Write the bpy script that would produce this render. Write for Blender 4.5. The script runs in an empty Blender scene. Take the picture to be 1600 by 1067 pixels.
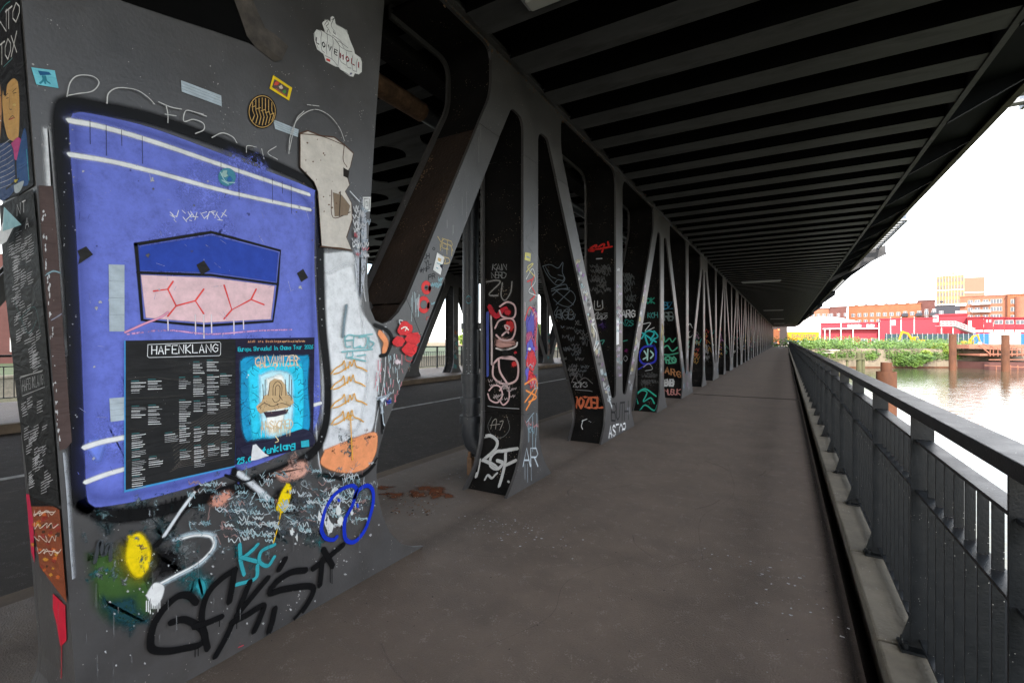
import bpy, bmesh, math, random
from mathutils import Vector, Matrix, noise as mnoise
random.seed(7)
R = math.radians
scene = bpy.context.scene
col = scene.collection
# ------------------------------------------------------------------ camera
EYE = Vector((0, 0, 1.5)); YAW = R(30.2); F = 735.0; CX = 800.0; CY = 530.0
cam_d = bpy.data.cameras.new('camera'); cam = bpy.data.objects.new('camera', cam_d); col.objects.link(cam)
cam_d.sensor_width = 36.0; cam_d.lens = 36.0 * F / 1600.0
cam_d.shift_y = -(533.5 - CY) / 1600.0
cam_d.clip_start = 0.05; cam_d.clip_end = 4000
cam.location = EYE; cam.rotation_euler = (R(90), 0, YAW)
scene.camera = cam
# ------------------------------------------------------------------ world and sun
SUN_AZ = R(172); SUN_EL = R(40)          # azimuth measured clockwise from +Y
world = bpy.data.worlds.new("World"); scene.world = world; world.use_nodes = True
nt = world.node_tree; nt.nodes.clear()
def N(t, k, **kw):
    n = t.nodes.new(k)
    for a, v in kw.items(): setattr(n, a, v)
    return n
sky = N(nt, 'ShaderNodeTexSky', sky_type='NISHITA'); sky.sun_disc = False
sky.sun_elevation = SUN_EL; sky.sun_rotation = SUN_AZ; sky.dust_density = 2.0; sky.air_density = 1.0; sky.ozone_density = 1.2
tc = N(nt, 'ShaderNodeTexCoord'); mp = N(nt, 'ShaderNodeMapping'); mp.inputs['Scale'].default_value = (1, 1, 2.6)
nz = N(nt, 'ShaderNodeTexNoise'); nz.inputs['Scale'].default_value = 2.3; nz.inputs['Detail'].default_value = 8; nz.inputs['Roughness'].default_value = .55
cr = N(nt, 'ShaderNodeValToRGB'); cr.color_ramp.elements[0].position = .43; cr.color_ramp.elements[1].position = .58; mp.inputs['Location'].default_value = (1.3, .4, .2)
mx = N(nt, 'ShaderNodeMix', data_type='RGBA'); bg = N(nt, 'ShaderNodeBackground'); wo = N(nt, 'ShaderNodeOutputWorld')
mx.inputs['B'].default_value = (8.5, 8.5, 8.5, 1)
L = nt.links.new
L(tc.outputs['Generated'], mp.inputs['Vector']); L(mp.outputs[0], nz.inputs['Vector']); L(nz.outputs['Fac'], cr.inputs['Fac'])
L(cr.outputs['Color'], mx.inputs['Factor']); L(sky.outputs['Color'], mx.inputs['A']); L(mx.outputs['Result'], bg.inputs['Color'])
L(bg.outputs[0], wo.inputs['Surface']); bg.inputs['Strength'].default_value = 0.15
sd = bpy.data.lights.new('sun', 'SUN'); sun = bpy.data.objects.new('sun', sd); col.objects.link(sun)
sd.energy = 2.0; sd.angle = R(3); sd.color = (1, .93, .84)
_sv = Vector((math.sin(SUN_AZ) * math.cos(SUN_EL), math.cos(SUN_AZ) * math.cos(SUN_EL), math.sin(SUN_EL)))
sun.rotation_euler = _sv.to_track_quat('Z', 'Y').to_euler(); sun.location = (0, -20, 40)
scene.view_settings.view_transform = 'Standard'; scene.view_settings.look = 'None'
scene.view_settings.exposure = 2.0; scene.view_settings.gamma = 1.0
scene.cycles.transparent_max_bounces = 64
scene.cycles.max_bounces = 8; scene.cycles.diffuse_bounces = 5; scene.cycles.glossy_bounces = 3
# ------------------------------------------------------------------ helpers
def ray(px, py):
    u = (px - CX) / F; v = (CY - py) / F
    return Vector((u * math.cos(YAW) - math.sin(YAW), u * math.sin(YAW) + math.cos(YAW), v))
def hit(px, py, p0, n):
    r = ray(px, py); return EYE + r * ((Vector(p0) - EYE).dot(n) / r.dot(n))
def far(px, d, z=0.0):                     # world point at view distance d in the direction of column px
    r = ray(px, CY); return Vector((r.x * d, r.y * d, z))
def tag(o, label=None, cat=None, group=None, kind=None):
    if label: o['label'] = label
    if cat: o['category'] = cat
    if group: o['group'] = group
    if kind: o['kind'] = kind
    return o
def empty(name, loc=(0, 0, 0), rz=0, **kw):
    o = bpy.data.objects.new(name, None); col.objects.link(o); o.location = loc; o.rotation_euler = (0, 0, rz)
    o.empty_display_size = .2
    return tag(o, **kw)
class MB:
    """collects shapes into one mesh"""
    def __init__(s): s.v = []; s.f = []; s.M = None; s.sm = []
    def add(s, vs, fs, smooth=False):
        b = len(s.v)
        s.v += [tuple(s.M @ Vector(p)) if s.M else tuple(p) for p in vs]
        s.f += [tuple(b + i for i in f) for f in fs]; s.sm += [smooth] * len(fs)
    def box(s, x0, x1, y0, y1, z0, z1):
        if x0 > x1: x0, x1 = x1, x0
        if y0 > y1: y0, y1 = y1, y0
        if z0 > z1: z0, z1 = z1, z0
        s.add([(x0,y0,z0),(x1,y0,z0),(x1,y1,z0),(x0,y1,z0),(x0,y0,z1),(x1,y0,z1),(x1,y1,z1),(x0,y1,z1)],
              [(0,3,2,1),(4,5,6,7),(0,1,5,4),(1,2,6,5),(2,3,7,6),(3,0,4,7)])
    def prism(s, poly, a, b, ax='x'):       # poly in the two other axes, extruded from a to b along ax
        n = len(poly)
        def P(p, t): return (t, p[0], p[1]) if ax == 'x' else ((p[0], t, p[1]) if ax == 'y' else (p[0], p[1], t))
        s.add([P(p, a) for p in poly] + [P(p, b) for p in poly],
              [tuple(range(n - 1, -1, -1)), tuple(range(n, 2 * n))] + [(i, (i + 1) % n, n + (i + 1) % n, n + i) for i in range(n)])
    def beam(s, p, q, w, h, up=(0, 0, 1)):
        p = Vector(p); q = Vector(q); d = (q - p).normalized(); up = Vector(up)
        if abs(d.dot(up)) > .99: up = Vector((1, 0, 0))
        a = d.cross(up).normalized() * w / 2; b = a.cross(d).normalized() * h / 2
        s.add([p-a-b, p+a-b, p+a+b, p-a+b, q-a-b, q+a-b, q+a+b, q-a+b],
              [(0,1,2,3),(7,6,5,4),(0,4,5,1),(1,5,6,2),(2,6,7,3),(3,7,4,0)])
    def tube(s, pts, r, n=12, caps=True):
        pts = [Vector(p) for p in pts]; rs = r if isinstance(r, (list, tuple)) else [r] * len(pts)
        vs = []; prev = None
        for i, p in enumerate(pts):
            d = (pts[min(i + 1, len(pts) - 1)] - pts[max(i - 1, 0)]).normalized()
            if prev is None:
                a = d.orthogonal().normalized()
            else:
                a = (prev - d * prev.dot(d)).normalized()
            prev = a; b = d.cross(a)
            vs += [p + (a * math.cos(t) + b * math.sin(t)) * rs[i] for t in [2 * math.pi * k / n for k in range(n)]]
        fs = [(i*n+k, i*n+(k+1) % n, (i+1)*n+(k+1) % n, (i+1)*n+k) for i in range(len(pts) - 1) for k in range(n)]
        s.add(vs, fs, True)
        if caps: s.add(vs[:n], [tuple(range(n - 1, -1, -1))]); s.add(vs[-n:], [tuple(range(n))])
    def build(s, name, m, parent=None, bevel=0, **kw):
        me = bpy.data.meshes.new(name); me.from_pydata([tuple(v) for v in s.v], [], s.f)
        for p, sm in zip(me.polygons, s.sm): p.use_smooth = sm
        if m: me.materials.append(m)
        me.update()
        o = bpy.data.objects.new(name, me); col.objects.link(o)
        if parent is not None: o.parent = parent
        if bevel:
            b = o.modifiers.new('bevel', 'BEVEL'); b.width = bevel; b.segments = 2; b.limit_method = 'ANGLE'; b.angle_limit = R(40)
        return tag(o, **kw)
def fillet(poly, seg=7):
    """poly of (a, b, radius)"""
    out = []; n = len(poly)
    for i, p in enumerate(poly):
        r = p[2] if len(p) > 2 else 0
        if r <= 0: out.append((p[0], p[1])); continue
        c = Vector(p[:2]); a = Vector(poly[i - 1][:2]) - c; b = Vector(poly[(i + 1) % n][:2]) - c
        la, lb = a.length, b.length; a.normalize(); b.normalize()
        ang = a.angle(b); t = min(r / max(math.tan(ang / 2), 1e-3), la * .98, lb * .98)
        p0 = c + a * t; p1 = c + b * t
        for k in range(seg + 1):
            u = k / seg; q = p0 * (1-u)**2 + c * 2*u*(1-u) + p1 * u*u
            out.append((q.x, q.y))
    return out
# ------------------------------------------------------------------ materials
def mat(name, rgb, rough=.7, metal=0, var=.25, scale=3.0, bump=0.0, bscale=40, spec=.4, dirt=None, dirt_amt=.5, dirt_scale=1.2, speck=0, speck_col=(.5,.48,.44), speck_scale=60, stretch=(1,1,1), coords='Object'):
    m = bpy.data.materials.new(name); m.use_nodes = True; t = m.node_tree; l = t.links.new
    bs = t.nodes['Principled BSDF']; bs.inputs['Metallic'].default_value = metal
    if 'Specular IOR Level' in bs.inputs: bs.inputs['Specular IOR Level'].default_value = spec
    tcn = N(t, 'ShaderNodeTexCoord'); mpn = N(t, 'ShaderNodeMapping'); mpn.inputs['Scale'].default_value = stretch
    l(tcn.outputs[coords], mpn.inputs['Vector'])
    n1 = N(t, 'ShaderNodeTexNoise'); n1.inputs['Scale'].default_value = scale; n1.inputs['Detail'].default_value = 9; n1.inputs['Roughness'].default_value = .62
    l(mpn.outputs[0], n1.inputs['Vector'])
    r1 = N(t, 'ShaderNodeMapRange'); r1.inputs['From Min'].default_value = .3; r1.inputs['From Max'].default_value = .7
    r1.inputs['To Min'].default_value = 1 - var; r1.inputs['To Max'].default_value = 1 + var
    l(n1.outputs['Fac'], r1.inputs['Value'])
    base = N(t, 'ShaderNodeMix', data_type='RGBA', blend_type='MULTIPLY'); base.inputs['Factor'].default_value = 1
    base.inputs['A'].default_value = (*rgb, 1); l(r1.outputs[0], base.inputs['B'])
    out = base.outputs['Result']
    if dirt:
        n2 = N(t, 'ShaderNodeTexNoise'); n2.inputs['Scale'].default_value = dirt_scale; n2.inputs['Detail'].default_value = 10; n2.inputs['Roughness'].default_value = .7
        l(mpn.outputs[0], n2.inputs['Vector'])
        r2 = N(t, 'ShaderNodeMapRange'); r2.inputs['From Min'].default_value = .5; r2.inputs['From Max'].default_value = .68; r2.inputs['To Max'].default_value = dirt_amt
        l(n2.outputs['Fac'], r2.inputs['Value'])
        d = N(t, 'ShaderNodeMix', data_type='RGBA'); l(r2.outputs[0], d.inputs['Factor']); l(out, d.inputs['A']); d.inputs['B'].default_value = (*dirt, 1)
        out = d.outputs['Result']
    if speck:
        v = N(t, 'ShaderNodeTexVoronoi'); v.inputs['Scale'].default_value = speck_scale; l(mpn.outputs[0], v.inputs['Vector'])
        n3 = N(t, 'ShaderNodeTexNoise'); n3.inputs['Scale'].default_value = speck_scale * .13; n3.inputs['Detail'].default_value = 3; l(mpn.outputs[0], n3.inputs['Vector'])
        r3 = N(t, 'ShaderNodeMapRange'); r3.inputs['From Min'].default_value = .46; r3.inputs['From Max'].default_value = .72; r3.inputs['To Max'].default_value = speck
        l(n3.outputs['Fac'], r3.inputs['Value'])
        lt = N(t, 'ShaderNodeMath', operation='LESS_THAN'); l(v.outputs['Distance'], lt.inputs[0]); l(r3.outputs[0], lt.inputs[1])
        d = N(t, 'ShaderNodeMix', data_type='RGBA'); l(lt.outputs[0], d.inputs['Factor']); l(out, d.inputs['A']); d.inputs['B'].default_value = (*speck_col, 1)
        out = d.outputs['Result']
    l(out, bs.inputs['Base Color'])
    rr = N(t, 'ShaderNodeMapRange'); rr.inputs['To Min'].default_value = max(rough - .12, .02); rr.inputs['To Max'].default_value = min(rough + .12, 1)
    l(n1.outputs['Fac'], rr.inputs['Value']); l(rr.outputs[0], bs.inputs['Roughness'])
    if bump:
        n4 = N(t, 'ShaderNodeTexNoise'); n4.inputs['Scale'].default_value = bscale; n4.inputs['Detail'].default_value = 6; l(mpn.outputs[0], n4.inputs['Vector'])
        b = N(t, 'ShaderNodeBump'); b.inputs['Strength'].default_value = bump; b.inputs['Distance'].default_value = .01
        l(n4.outputs['Fac'], b.inputs['Height']); l(b.outputs[0], bs.inputs['Normal'])
    return m
M = {}
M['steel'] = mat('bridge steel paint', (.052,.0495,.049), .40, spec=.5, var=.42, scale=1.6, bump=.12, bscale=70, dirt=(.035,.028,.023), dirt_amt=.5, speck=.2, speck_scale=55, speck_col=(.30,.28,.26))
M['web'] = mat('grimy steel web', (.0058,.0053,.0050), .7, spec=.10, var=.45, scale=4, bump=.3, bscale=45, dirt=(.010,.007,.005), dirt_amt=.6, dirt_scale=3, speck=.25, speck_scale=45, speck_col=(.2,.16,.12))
M['rib'] = mat('deck rib steel', (.058,.058,.061), .6, spec=.25, var=.45, scale=1.4, bump=.1, stretch=(.6,2.2,1), dirt=(.012,.011,.011), dirt_amt=.9)
M['deck'] = mat('shade dark steel', (.0035,.0035,.0035), .9, spec=.03, var=.4, scale=2)  # near-black colour stands in for the shade in gaps and recesses
M['girder'] = mat('edge girder steel', (.004,.005,.0055), .7, spec=.06, var=.4, scale=2, dirt=(.014,.013,.012), dirt_amt=.4)
M['rail'] = mat('railing paint', (.008,.010,.012), .42, spec=.3, var=.35, scale=9, bump=.12, bscale=120, dirt=(.04,.042,.042), dirt_amt=.35, dirt_scale=6, speck=.24, speck_scale=90, speck_col=(.38,.38,.36))
M['walk'] = mat('walkway mastic asphalt', (.152,.117,.091), .66, spec=.35, var=.2, scale=2.6, bump=.9, bscale=120, dirt=(.115,.089,.070), dirt_amt=.6, dirt_scale=.8, speck=.55, speck_scale=95, speck_col=(.22,.18,.15))
M['rustweb'] = mat('rust stained steel', (.030,.018,.012), .75, spec=.25, var=.6, scale=5, bump=.9, bscale=38, dirt=(.008,.006,.005), dirt_amt=.8, dirt_scale=2.5, speck=.42, speck_scale=42, speck_col=(.16,.10,.06))
M['road'] = mat('road asphalt', (.066,.057,.050), .9, spec=.15, var=.2, scale=3, bump=.8, bscale=220, dirt=(.05,.045,.042), dirt_amt=.5, speck=.5, speck_scale=110, speck_col=(.15,.135,.12))
M['conc'] = mat('kerb concrete', (.17,.150,.115), .85, var=.3, scale=4, bump=.5, bscale=60, dirt=(.10,.085,.065), dirt_amt=.6, dirt_scale=3, speck=.2, speck_scale=60, speck_col=(.5,.5,.48))
M['kerb'] = mat('brown kerb stone', (.13,.095,.065), .85, var=.3, scale=3, bump=.3)
M['rust'] = mat('rusty steel pile', (.115,.045,.022), .8, var=.4, scale=1.2, bump=.4, bscale=14, dirt=(.11,.04,.02), dirt_amt=.7, stretch=(1,1,.4))
M['rustscale'] = mat('rust scale', (.16,.09,.05), .9, var=.5, scale=9, bump=.6, bscale=50, dirt=(.05,.03,.02), dirt_amt=.7, dirt_scale=6)
M['black'] = mat('black rubber', (.012,.012,.012), .5, var=.2)
M['pipe'] = mat('dark cast pipe', (.022,.024,.028), .4, var=.3, scale=6, bump=.2, speck=.2, speck_scale=60)
M['white'] = mat('white paint', (.75,.75,.73), .6, var=.08)
M['grey'] = mat('pale grey metal', (.30,.31,.32), .5, var=.1)
# ================================================================== setting: walkway, road, water
Y0, Y1 = -14.0, 116.0
XT = -2.27; XB = -2.79
def sheet(name, x0, x1, y0, y1, z0, z1, m, bevel=0):
    b = MB(); b.box(x0, x1, y0, y1, z0, z1); return b.build(name, m, None, bevel, kind='structure')
sheet('walkway', -3.8, .305, Y0, Y1, -.5, 0, M['walk'])
sheet('road', -11.2, -3.8, Y0, Y1 + 60, -.6, -.05, M['road'])
sheet('pavement', -14.9, -11.2, Y0, Y1, -.6, .11, M['walk'])
b = MB()
for k in range(int(Y0), int(Y1) + 60, 7): b.box(-7.56, -7.44, k, k + 3.2, -.05, -.046)
b.build('lane_marking', mat('worn road paint', (.34,.33,.31), .8, var=.5, scale=8), None, kind='structure')
b = MB(); b.box(-11.2, -11.0, Y0, Y1, -.05, .113); b.build('pavement_kerb', M['kerb'], None, .015, kind='structure')
b = MB(); b.box(-3.98, -3.8, Y0, Y1, -.05, -.004); b.build('walkway_kerb', M['kerb'], None, .01, kind='structure')
# concrete coping under the railing, one block per railing bay
b = MB(); b.box(.305, .375, Y0, Y1, -.5, -.09); b.build('gutter', M['deck'], None, kind='structure')
b = MB()
for k in range(-6, 105): b.box(.375, .66, .62 + 1.1 * k, .62 + 1.1 * k + 1.088, -.62, .075)
b.build('coping', M['conc'], None, .012, kind='structure')
# ================================================================== the steel truss
def offset_chain(pts, d):
    """offset a chain of points to its left... inward for our clockwise-made outlines"""
    out = []
    for i, p in enumerate(pts):
        a = Vector(pts[max(i - 1, 0)]); c = Vector(pts[min(i + 1, len(pts) - 1)]); t = (c - a)
        if t.length < 1e-6: t = Vector((1, 0))
        t.normalize(); n = Vector((t.y, -t.x)); out.append((p[0] + n.x * d, p[1] + n.y * d))
    return out
def section(mb, wb, poly, chains, x0=XT, x1=XB, th=.028, inset=.045, y=0):
    """front plate and rear plate of the outline poly, and inset webs along chains; outline runs clockwise (y right, z up)"""
    P = [(a + y, c) for a, c in poly]
    mb.prism(P, x0 - th, x0); mb.prism(P, x1, x1 + th)
    for ch in chains:
        C = offset_chain([(a + y, c) for a, c in ch], inset)
        n = len(C)
        wb.add([(x0 - th, a, c) for a, c in C] + [(x1 + th, a, c) for a, c in C],
               [(i, i + 1, n + i + 1, n + i) for i in range(n - 1)], True)
def arcs(pts): return fillet(pts)
def mirror(ch): return [(-a, c) for a, c in reversed(ch)]
ZS, ZB, ZF = 3.35, .9, .74
G = .002
def openfillet(pts):
    f = fillet(pts + [(99, 99, 0)])
    return f[:-1]
# outlines run clockwise; right half first
tR1 = openfillet([(1.49,4.10),(.75,4.10,.13),(.75,3.70,.5),(.952,ZS+G)])       # chord underside, shoulder, diagonal outer edge
tR2 = openfillet([(.622,ZS+G),(.40,3.715,.10),(.16,3.715,.13),(.16,ZS+G)])    # arch between diagonal and post
T_GUS = [(-1.49,4.22),(1.49,4.22)] + tR1 + tR2 + mirror(tR2) + mirror(tR1)
bR = openfillet([(1.488,4.10),(.165,4.10,.26),(.165,ZS+G)])
B_TOP = [(-1.488,4.22),(1.488,4.22)] + bR + mirror(bR)
def flare(z, a=.16, w=.33, h=.72): return a + w * max(0, 1 - z / h) ** 2.6
fR = [(flare(z), z) for z in (ZF-G, .6, .5, .4, .3, .22, .15, .1, .05, .02, 0)]
T_FOOT = fR + mirror(fR)
gU = openfillet([(-.555,ZB-G),(-.36,.60,.10),(-.165,.60,.12),(-.165,ZB-G)])
gR = openfillet([(.893,ZB-G),(.66,.50,.25),(.66,.28,.3),(.86,0)])
B_GUS = mirror(gR) + gU + mirror(gU) + gR
def dl(z): return .445 + (3.64 - z) / 1.667       # inner (post side) edge of a diagonal
def dr(z): return .772 + (3.65 - z) / 1.667       # outer edge
truss = empty('steel_truss', (XT, 0, 0), label='dark steel truss beside the walkway, its near members covered in graffiti', cat='truss')
truss_parts = {}
def truss_row(root, x0, x1, Yt0, n, pm, wm, skip_first_left=False, lib=None):
    ox = root.location.x
    X0 = x0 - ox; X1 = x1 - ox
    lib = {}
    def mk(name, poly, chains):
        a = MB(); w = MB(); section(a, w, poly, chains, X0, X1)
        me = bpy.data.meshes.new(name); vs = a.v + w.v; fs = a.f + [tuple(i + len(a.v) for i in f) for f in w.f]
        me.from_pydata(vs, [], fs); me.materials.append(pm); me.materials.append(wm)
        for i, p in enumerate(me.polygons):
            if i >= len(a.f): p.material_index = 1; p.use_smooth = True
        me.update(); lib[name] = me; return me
    mk('head_gusset', T_GUS, [tR1, tR2, mirror(tR2), mirror(tR1), [(-1.49,4.22),(1.49,4.22)]])
    mk('chord_gusset', B_TOP, [bR, mirror(bR)])
    mk('foot', T_FOOT, [fR, mirror(fR)])
    mk('foot_gusset', B_GUS, [mirror(gR), gU, mirror(gU), gR])
    e = .16; mk('post', [(-e,ZS-G),(e,ZS-G),(e,ZF+G),(-e,ZF+G)], [[(e,ZS-G),(e,ZF+G)],[(-e,ZF+G),(-e,ZS-G)]])
    e = .165; mk('post_b', [(-e,ZS-G),(e,ZS-G),(e,ZB+G),(-e,ZB+G)], [[(e,ZS-G),(e,ZB+G)],[(-e,ZB+G),(-e,ZS-G)]])
    D = [(dl(ZS),ZS-G),(dr(ZS),ZS-G),(dr(ZB),ZB+G),(dl(ZB),ZB+G)]
    mk('diagonal', D, [D[1:3], D[3:] + D[:1]])
    Dm = [(-a, c) for a, c in reversed(D)]
    mk('diagonal_m', Dm, [[Dm[3], Dm[0]] if False else [(-dl(ZS),ZS-G),(-dl(ZB),ZB+G)], [(-dr(ZB),ZB+G),(-dr(ZS),ZS-G)]])
    def put(key, name, y):
        o = bpy.data.objects.new(name, lib[key]); col.objects.link(o); o.parent = root; o.location = (0, y, 0); return o
    for k in range(n):
        yt = Yt0 + 5.96 * k; yb = yt + 2.98
        put('head_gusset', 'gusset_plate', yt); put('post', 'post', yt); put('foot', 'post_foot', yt)
        put('diagonal', 'diagonal', yt)
        if k > 0 or not skip_first_left: put('diagonal_m', 'diagonal', yt)
        put('chord_gusset', 'gusset_plate', yb); put('post_b', 'post', yb); put('foot_gusset', 'gusset_foot', yb)
YT = 4.29; NB = 19
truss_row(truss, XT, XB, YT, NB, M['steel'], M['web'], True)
# first diagonal, wider, running down to the painted pillar
a = MB(); w = MB()
D1 = [(YT-.952,ZS-G),(YT-.622,ZS-G),(2.605,1.515),(2.452,1.78)]
section(a, w, D1, [D1[1:3], [D1[3], D1[0]]], 0, XB - XT)
o = a.build('diagonal', M['steel'], truss); w2 = w.build('diagonal_web', M['rustweb'], o)
# top chord: flange strip, small clips and flaking rust along it
cz = MB(); cz.box(.0, .05, Y0, Y1, 4.12, 4.135); cz.box(XB - XT - .05, -.028, Y0, Y1, 4.24, 4.26); cz.build('top_flange', M['steel'], truss)
cl = MB()
for k in range(150):
    y = 1.2 + k * .7027 + .5
    if y < Y1: cl.box(.004, .045, y, y + .13, 4.138, 4.165)
cl.build('clip_row', M['grey'], truss)
rs = MB()
for k in range(420):
    y = random.uniform(2.4, 12) if k < 330 else random.uniform(12, 30); z = random.uniform(4.095, 4.13) + (0 if random.random() < .8 else random.uniform(-.06, .0)); s_ = random.uniform(.006, .02)
    rs.add([(0.002,y-s_,z),(0.006,y,z-s_*.6),(0.002,y+s_,z),(0.007,y,z+s_*.5)], [(0,1,2,3)])
rs.build('rust_flakes', M['rustscale'], truss)
# far truss on the other side of the road
truss2 = empty('steel_truss', (-12.0, 0, 0), label='far steel truss standing on the pavement across the road, seen through the near one', cat='truss')
truss_row(truss2, -12.0, -12.45, -7.9, 20, M['steel'], M['web'])
b = MB(); b.box(-.5, .05, Y0, Y1, 4.22, 4.6); b.build('top_chord', M['web'], truss2)
# ================================================================== painted pillar
pillar = empty('bridge_pillar', (XT, 1.4, 0), label='broad steel pillar in the foreground with a blue sprayed panel and posters', cat='pillar')
XBP = -2.65
def pe(z): return .705 - .058 * z
pr1 = [(2.30,4.6),(2.24,3.72),(2.165,2.9),(2.10,2.1),(2.095,1.85),(2.115,1.70),(2.16,1.62),(2.225,1.60),(2.30,1.625),(2.37,1.68),(2.452-.002,1.78-.004)]
pr2 = [(2.602,1.512),(2.41,1.21),(2.25,.93),(2.19,.78),(2.17,.66),(2.18,.52),(2.22,.36),(2.29,.22),(2.40,.10),(2.52,.035),(2.63,0)]
pl = [(.60,0),(.655,.07),(.685,.15),(.692,.22),(pe(.5),.5),(pe(2),2),(pe(4.6),4.6)]
PP = pr1 + pr2 + pl
a = MB(); w = MB(); a.M = Matrix.Translation((-XT, -1.4, 0)); w.M = a.M
section(a, w, PP, [pr1, pr2], XT, XBP, .03, .045)
o = a.build('face_plate', M['steel'], pillar)
w.build('web', M['rustweb'], pillar)
# left side face of the pillar (faces along the bridge)
w = MB(); w.M = a.M
n = len(pl); Cc = [(p[0] + .0005, p[1]) for p in pl]
w.add([(XT - .0305, q[0], q[1]) for q in Cc] + [(XBP + .0305, q[0], q[1]) for q in Cc], [(i, i+1, n+i+1, n+i) for i in range(n-1)])
w.build('side_plate', M['steel'], pillar)
# torn steel flap above the blue panel
def onF(px, py, off=0.0): return hit(px, py, (XT + off, 0, 0), Vector((1, 0, 0)))
fl = MB(); fl.M = a.M
up_ = [(366,-60),(384,-6),(396,22),(408,48),(424,58),(444,76)]
lo_ = [(362,-60),(376,0),(386,28),(395,55),(408,72),(437,95)]
V_ = []
for p in up_: q = onF(*p); V_.append((XT + .035, q.y, q.z))
for p in lo_: q = onF(*p); V_.append((XT + .025, q.y - .002, q.z - .004))
n = len(up_); fl.add(V_, [(i, i+1, n+i+1, n+i) for i in range(n-1)], True)
W_ = [(XT + .004, v[1] - .03, v[2] - .02) for v in V_[n:]]
fl.add(V_[n:] + W_, [(i, i+1, n+i+1, n+i) for i in range(n-1)], True)
fl.build('torn_flap', mat('bent steel edge', (.06,.05,.042), .8, var=.5, scale=14, bump=.4), pillar)
hp = [onF(*p) for p in [(120,-60),(190,2),(262,26),(330,48),(388,68),(437,95),(425,76),(396,45),(372,-60)]]
hb = MB(); hb.M = a.M; hb.add([(XT + .003, q.y, q.z) for q in hp], [tuple(range(len(hp)))]); hb.build('hatch_shadow', M['deck'], pillar)  # flat black sheet painted for the deep shadow above the flap
# ================================================================== deck overhead
deck = empty('bridge_deck', (0, 0, 4.1), label='underside of the upper bridge deck with many steel cross ribs over the walkway', cat='bridge deck')
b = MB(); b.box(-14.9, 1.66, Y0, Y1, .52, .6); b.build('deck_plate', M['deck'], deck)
rib = MB(); rib.prism([(-.158,0),(.158,0),(.11,.50),(-.11,.50)], XT + .06, 1.60, 'x')
rme = bpy.data.meshes.new('rib')
# bevel the rib a little so its edge catches light
tmp = rib.build('rib', M['rib'], deck)
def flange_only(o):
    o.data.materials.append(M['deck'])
    for q in o.data.polygons: q.material_index = 0 if q.normal.z < -.9 else 1  # underside keeps rib steel; sides coloured black for the shade between ribs
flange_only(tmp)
ribs_y = [6.03 + .7027 * k for k in range(-10, 157)]
rest = MB()
cnt = 0
for i, y in enumerate(sorted(ribs_y)):
    if y < 1.0 or cnt >= 99:
        rest.M = Matrix.Translation((0, y, 0)); rest.prism([(-.158,0),(.158,0),(.11,.50),(-.11,.50)], XT + .06, 1.60, 'x')
    else:
        if cnt == 0: o = tmp
        else: o = tmp.copy(); col.objects.link(o)
        o.location = (0, y, 0); cnt += 1
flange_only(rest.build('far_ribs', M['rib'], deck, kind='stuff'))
# cross beams over the road with rounded link plates between them
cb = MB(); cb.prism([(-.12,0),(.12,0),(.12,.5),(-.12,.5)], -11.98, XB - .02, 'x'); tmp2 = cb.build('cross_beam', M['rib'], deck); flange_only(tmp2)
cnt = 0; rest = MB()
for y in sorted(ribs_y):
    if y < 1.0 or cnt >= 99:
        rest.M = Matrix.Translation((0, y, .08)); rest.prism([(-.12,0),(.12,0),(.12,.5),(-.12,.5)], -11.98, XB - .02, 'x')
    else:
        o = tmp2 if cnt == 0 else tmp2.copy()
        if cnt: col.objects.link(o)
        o.location = (0, y, .08); cnt += 1
flange_only(rest.build('far_cross_beams', M['rib'], deck, kind='stuff'))
lk = MB()
for xi, x in enumerate((-4.5, -6.25, -8.0, -9.8)):
    for y in ribs_y[8:70]:
        ya, yb_ = y + .12, y + .5827; h = .085; r = .16
        P = fillet([(x-h-r*1.6,ya),(x-h,ya+.0,.0)][:1] + [(x-h,(ya+yb_)/2,.3),(x-h-r*1.6,yb_),(x+h+r*1.6,yb_),(x+h,(ya+yb_)/2,.3),(x+h+r*1.6,ya)])
        lk.prism(P, .078, .10, 'z')
lk.build('link_plates', M['rib'], deck, kind='stuff')
# longitudinal girder beside the near truss over the road, pipe under it
b = MB(); b.box(-3.10, -2.86, Y0, Y1, -.12, -.09); b.box(-2.99, -2.965, Y0, Y1, -.09, .5); b.build('girder', M['web'], deck)
pp = empty('insulated_pipe', (-3.4, 0, 3.95), label='lagged pipe hung under the road deck behind the pillar', cat='pipe')
b = MB(); b.tube([(0, 1.0, 0), (0, 60, 0)], .085, 14); b.build('pipe', M['pipe'], pp)
b = MB(); b.tube([(0, 2.7, 0), (0, 2.9, 0), (0, 3.9, 0)], [.09, .105, .10], 16); b.build('lagging', M['rustscale'], pp)
# edge girder and tapered brackets outside it
b = MB(); b.box(1.605, 1.66, Y0, Y1, -.018, -.003); b.box(1.63, 1.65, Y0, Y1, -.003, .55); b.build('edge_girder', M['rib'], deck)
b = MB(); b.prism([(1.65,.28),(2.38,.42),(2.38,.60),(1.65,.60)], Y0, Y1, 'y'); b.box(2.38, 2.44, Y0, Y1, .35, .95); b.build('outer_plate', M['girder'], deck)
b = MB()
b.box(2.36, 2.44, Y0, Y1, .33, .352)
b.build('outer_flange', mat('mossy edge steel', (.075,.068,.045), .8, var=.4, scale=5), deck)
br = MB(); br.prism([(1.65,-.02),(2.36,.35),(2.36,.42),(1.65,.3)], -.008, .008, 'y'); br.beam((1.66,0,-.028),(2.36,0,.345),.012,.06,(0,1,0))
# beam() with 'up' along y gives width across; rotate handled by its own axes
tmp3 = br.build('bracket', M['girder'], deck); tmp3.location = (0, 1.35, 0)
for k in range(1, 57):
    o = tmp3.copy(); col.objects.link(o); o.location = (0, 1.35 + 2.03 * k, 0)
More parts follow.
